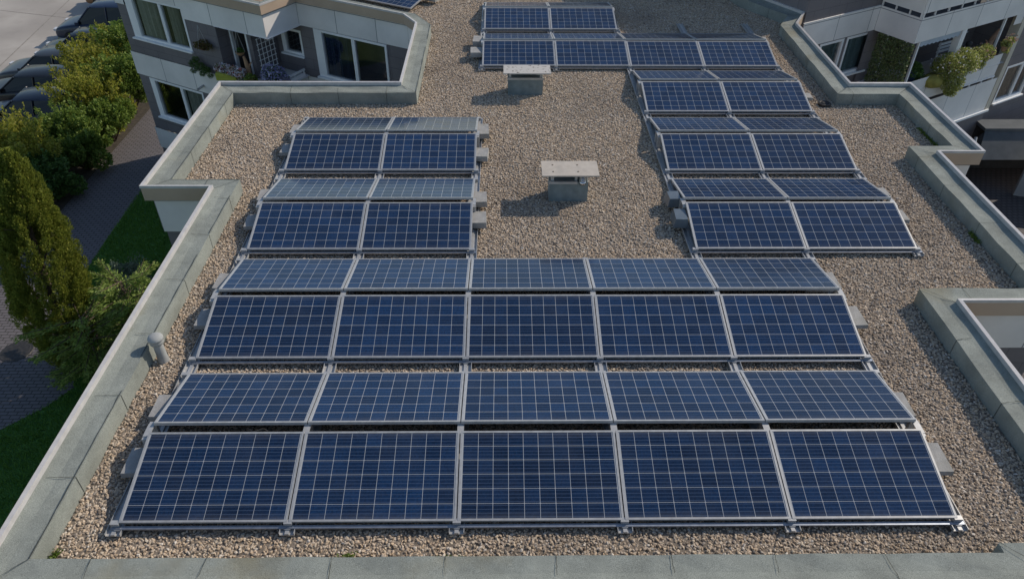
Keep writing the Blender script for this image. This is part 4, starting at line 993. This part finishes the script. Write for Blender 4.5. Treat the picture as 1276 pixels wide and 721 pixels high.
# canopy over a garage-like entrance whose shade is a dark slab
M = frame(QC(0), uR, nR)
m = MB(); m.box((19.1, 17.05, -4.12), (26, 17.72, -4.02)); m.build('entrance_canopy', 'canopy', rb)
m = MB(); p_ = [Vector(p) for p in ((19.12, 17.06, -4.12), (26, 17.06, -4.12), (26, 16.35, -4.75), (18.75, 16.35, -4.75), (19.2, 17.6, -4.75))]
m.quad(p_[:4], [(0, 0), (6.8, 0), (6.8, .9), (0, .9)]); m.quad([p_[0], p_[3], p_[4]]); m.build('canopy_apron', 'canopy', rb)
m = MB(); m.box((18.9, 17.62, GZ), (26, 17.75, -4.13)); m.build('entrance_shade', 'dark', rb)  # flat dark slab, its colour gives the opening its deep shade
m = MB(); pts = [M @ Vector(p) for p in ((4.3, -.5, -4.2), (4.05, -.7, -4.5), (4.05, -.7, GZ))]
for a, b in zip(pts[:-1], pts[1:]): m.tube(a, b, .045, 10)
m.build('downpipe', 'zinc', rb)
ws = MB(); ws.box((0, 0, 0), (2.6, .12, 1.9)); o = ws.build('screen_wall', 'white_clad'); o.location = (20.05, 15.85, GZ); o.rotation_euler = (0, 0, R(-15))
tag(o, 'pale screen wall standing in the dark courtyard right of the roof', 'wall')
m = MB(); m.poly([(9.9, -6), (40, -6), (40, 40), (9, 40), (11, 14)], GZ - 0.018); structure(m.build('courtyard', 'cobble'))
# awning, ivy screen and balcony things
aw = MB(); M = frame(QC(0), uR, nR)
K = 90
for t in range(K):
    xa, xb = .42 + 1.75 * t / K, .42 + 1.75 * (t + 1) / K
    za, zb = (-.76 - .035 * abs(math.sin(q * math.pi / 9)) for q in (t, t + 1))
    aw.quad([M @ Vector(p) for p in ((xa, .06, za), (xb, .06, zb), (xb, .06, -.62), (xa, .06, -.62))])
    aw.quad([M @ Vector(p) for p in ((xa, .066, -.62), (xb, .066, -.62), (xb, .066, zb), (xa, .066, za))])
    aw.quad([M @ Vector(p) for p in ((xa, .06, -.625), (xb, .06, -.625), (xb, .8, -.64), (xa, .8, -.64))])
tag(aw.build('awning', 'awning'), 'pale blue scalloped awning under the right balcony band', 'awning')
o = empty('ivy_screen', 'woven screen covered with green leaves on the side of the right balcony', 'screen', (0, 0, 0))
k = 4200; s = rng.uniform(.18, 1.30, k); z = rng.uniform(-2.05, -.62, k); off = rng.uniform(-.03, .05, k)
C = np.array([[*(Q2 + sB * a + sN * b), c] for a, b, c in zip(s, off, z)]); D = np.tile(np.array([sN.x, sN.y, -.4]), (k, 1))
leaves('foliage', C, D, .055, 'screen_ivy', o, 1.3, 0.6)
m = MB(); M = frame(Q2, sB, sN)
for t in range(12): m.box((.2 + t * .095, .03, -2.1), (.215 + t * .095, .045, -.61), M)
for t in range(14): m.box((.16, .045, -2.05 + t * .105), (1.31, .055, -2.035 + t * .105), M)
m.build('lattice', 'bark', o)
def planter_plant(name, label, cat, c, rads, k, size, mat, group=None, box=None, boxmat='terracotta', aspect=1.5, hang=0.0, parts=()):
    o = empty(name, label, cat, (c[0], c[1], c[2]), group)
    C, d = blob_points(k, [r[0] for r in rads], [r[1] for r in rads], 0.85, 0.25)
    leaves('foliage', C, d, size, mat, o, aspect, 0.7, hang)
    for (pm, pk, psz, prads) in parts:
        C, d = blob_points(pk, [r[0] for r in prads], [r[1] for r in prads], 0.8, 0.5); leaves('flowers', C, d, psz, pm, o, 1.1, 0.8)
    if box:
        mm = MB()
        if len(box) == 2: mm.lathe((0, 0, 0), [(box[0] * .7, -box[1]), (box[0], 0), (box[0] * .9, -.01), (0, -.03)], 16)
        else: mm.box((-box[0], -box[1], -box[2]), (box[0], box[1], 0))
        mm.build('pot', boxmat, o)
    return o
def at(fr, s, d, z): v = fr(s, d); return (v[0], v[1], z)
planter_plant('balcony_plant', 'large pale leafed plant spilling over the right balcony rail', 'plant', at(QC, 2.2, -.15, -1.60), [((-.2, -.05, -.02), .50), ((.25, .12, .1), .46), ((.0, -.08, -.42), .36), ((.55, .32, .02), .30), ((.1, -.05, -.72), .2)], 11000, .048, 'leaf_pale', 'plants on the right balcony', (.22, .3), hang=0.3, parts=[('flower_white', 260, .05, [((-.2, -.05, .02), .54), ((.25, .12, .14), .50)])])
planter_plant('balcony_plant', 'smaller pale leafed plant right of the large balcony plant', 'plant', at(QC, 3.2, -.1, -1.52), [((0, 0, 0), .33), ((.32, .18, .06), .28), ((.1, 0, -.2), .24)], 5000, .045, 'leaf_pale', 'plants on the right balcony', (.18, .25), hang=0.2, parts=[('flower_pink', 120, .055, [((.05, .0, .08), .36), ((.32, .18, .1), .3)])])
planter_plant('balcony_plant', 'flowering plant in a pot at the outer end of the right balcony', 'plant', at(QC, 4.5, -.14, -1.42), [((0, 0, .05), .16), ((.16, .09, .12), .13), ((.05, 0, -.12), .12)], 700, .06, 'leaf_pale', 'plants on the right balcony', (.11, .16), parts=[('flower_pink', 60, .05, [((.1, .05, .2), .18)])])
planter_plant('balcony_plant', 'dark leafed plant deep in the right balcony beside the pole', 'plant', at(QC, .95, .35, -1.62), [((0, 0, 0), .28), ((.2, .1, -.2), .25)], 1300, .08, 'leaf_dark', 'plants on the right balcony', (.18, .4), 'blue_pot')
m = MB(); m.lathe((0, 0, 0), [(0, .26), (.20, .24), (.27, .10), (.24, -.12), (.10, -.2), (0, -.2)], 18)
o = m.build('beanbag', 'olive', smooth=True, weld=True); o.location = at(QC, 1.55, .0, -1.98); o.scale = (1.1, .9, .8); tag(o, 'olive yellow cushion bulging beside the large balcony plant', 'cushion')
o = empty('slatted_bench', 'white slatted bench on the right balcony', 'bench', at(QC, 2.95, .55, -2.1)); o.rotation_euler = (0, 0, R(30))
m = MB()
for k in range(4): m.box((-.35, -.16 + k * .09, .40), (.35, -.10 + k * .09, .425))
m.build('seat', 'white_frame', o)
m = MB()
for k in range(3): m.box((-.35, .20, .50 + k * .11), (.35, .225, .57 + k * .11))
m.build('backrest', 'white_frame', o)
for xx in (-.32, .28):
    m = MB(); m.box((xx, -.16, 0), (xx + .04, -.12, .40)); m.build('leg', 'white_frame', o)
    m = MB(); m.box((xx, .18, 0), (xx + .04, .22, .82)); m.build('leg', 'white_frame', o)
m = MB(); pts = [(0, 0, 0), (.03, .01, .22), (-.02, .0, .42), (.05, .02, .62), (.12, .03, .80)]; rr_ = [.10, .08, .075, .06, .02]
for (a, b, r0, r1) in zip(pts[:-1], pts[1:], rr_[:-1], rr_[1:]): m.tube(a, b, r0, 9, r1)
m.tube((0, 0, .35), (-.16, .0, .52), .045, 7, .012)
o = m.build('driftwood', 'driftwood', smooth=True); o.location = at(QC, 3.95, .05, -1.78); o.scale = (1.1,) * 3; tag(o, 'upright brown driftwood piece on the right balcony', 'driftwood')
m = MB(); m.lathe((0, 0, 0), [(0, 0), (.16, .0), (.19, .14), (.15, .26), (.06, .30), (.085, .36), (.08, .43), (0, .47)], 16)
o = m.build('garden_figure', 'dark', smooth=True, weld=True); o.location = at(QC, 2.95, .12, -1.55); tag(o, 'dark rounded garden figure in front of the slatted bench', 'figure')

# left balcony: flowers, pine, hanging baskets
def PL(s, d=0.0): v = PROT + uL * s - nL * d; return (v.x, v.y)
fl = [((0, 0, .06), .16), ((.28, -.16, .08), .17), ((-.22, .13, .06), .14), ((.5, -.29, .06), .16)]
planter_plant('flower_box', 'yellow flower box of white and pink blossoms on the left balcony', 'flower box', at(PL, 1.75, -.12, -1.84), fl, 1100, .06, 'leaf_green', 'planters on the left balcony', (.28, .16, .20), 'yellow_box',
              parts=[('flower_white', 650, .105, fl), ('flower_pink', 520, .09, fl), ('flower_red', 130, .085, fl)]).rotation_euler = (0, 0, R(-30)) if False else (0, 0, 0)
planter_plant('balcony_plant', 'green trailing plant between the white blossoms and the lilac bush', 'plant', at(PL, .85, -.10, -1.85), [((0, 0, -.05), .2), ((-.2, .1, -.1), .15)], 900, .06, 'leaf_green', 'planters on the left balcony', (.14, .2), parts=[('flower_white', 60, .08, [((-.25, .14, .0), .16)])])
planter_plant('balcony_plant', 'large lilac flowering bush at the corner of the left balcony', 'plant', at(PL, .12, .10, -1.72), [((0, 0, 0), .33), ((.15, .1, -.2), .26), ((-.15, .1, .12), .2)], 1200, .06, 'leaf_dark', 'planters on the left balcony', (.18, .3), 'blue_pot', parts=[('flower_lilac', 1500, .055, [((0, 0, .02), .36), ((.15, .1, -.18), .28), ((-.15, .1, .14), .2)])])
pn = [((0, 0, 0), .15), ((-.24, .14, .05), .13), ((-.1, .06, .2), .12), ((.2, -.1, -.05), .13), ((-.3, .18, -.18), .10), ((.02, 0, -.2), .1), ((.3, -.17, -.2), .09)]
planter_plant('dwarf_pine', 'small dark bonsai like pine at the left end of the balcony', 'plant', at(PL, 2.75, -.18, -1.88), pn, 2600, .05, 'leaf_dark', None, None, aspect=4)
def basket(label, c, r, top, mat, potmat, fl=None, foliage_r=None):
    o = empty('hanging_basket', label, 'hanging basket', c, 'hanging baskets of the left balcony')
    m = MB(); m.lathe((0, 0, 0), [(.02, -r * .9), (r * .7, -r * .55), (r, 0), (r * .92, 0), (0, -.03)], 16); m.build('pot', potmat, o)
    m = MB()
    for k in range(3): a = k * 2.094; m.tube((r * .95 * math.cos(a), r * .95 * math.sin(a), 0), (0, 0, top), .006, 5)
    m.build('chain', 'zinc', o)
    fr = foliage_r or r
    C, d = blob_points(700, [(0, 0, .04), (fr * .6, -fr * .3, 0), (-fr * .6, fr * .3, 0)], [fr * .8, fr * .6, fr * .6], .7, .3); leaves('foliage', C, d, .05, mat, o, 1.5)
    return o
basket('hanging basket of russet and yellow leaves in front of the grey wall', at(PL, 2.42, -.18, -1.20), .15, .58, 'leaf_russet', 'driftwood', foliage_r=.25)
basket('hanging terracotta basket in the dark balcony doorway', at(PL, 1.35, .18, -1.28), .14, .66, 'leaf_dark', 'terracotta', foliage_r=.11)
m = MB(); m.tube((0, 0, 0), (.03, 0, .35), .09, 9, .07); m.tube((.03, 0, .35), (-.02, .0, .66), .07, 9, .035); m.tube((.02, 0, .3), (.16, 0, .5), .04, 7, .015)
o = m.build('driftwood', 'terracotta', smooth=True); o.location = at(PL, 1.15, .12, -2.02); tag(o, 'pale tan wooden stump among the flowers of the left balcony', 'driftwood')
# moss along the foot of the right parapet
def moss(label, a, b, k):
    a = np.array(a); b = np.array(b); t = rng.uniform(0, 1, k); C = a + (b - a) * t[:, None] + rng.normal(0, .018, (k, 3)); C[:, 2] = np.abs(rng.normal(0, .02, k)) + .01
    o = leaves('moss', C, np.tile([0, 0, 1.0], (k, 1)), .03, 'leaf_green'); o['kind'] = 'stuff'; tag(o, label, 'moss')
moss('green moss along the foot of the right parapet', (11.86, 7.8, 0), (11.86, 8.8, 0), 500)
moss('small green moss patch at the near right parapet', (11.05, 4.9, 0), (11.05, 5.2, 0), 240)
moss('moss in the front left corner of the gravel', (-.54, -.40, 0), (-.50, -.25, 0), 160)
moss('moss tuft in the front gravel strip, left of the middle', (2.15, -.36, 0), (2.35, -.32, 0), 90)
moss('moss tuft in the front gravel strip, below the middle panel', (3.15, -.38, 0), (3.40, -.36, 0), 110)
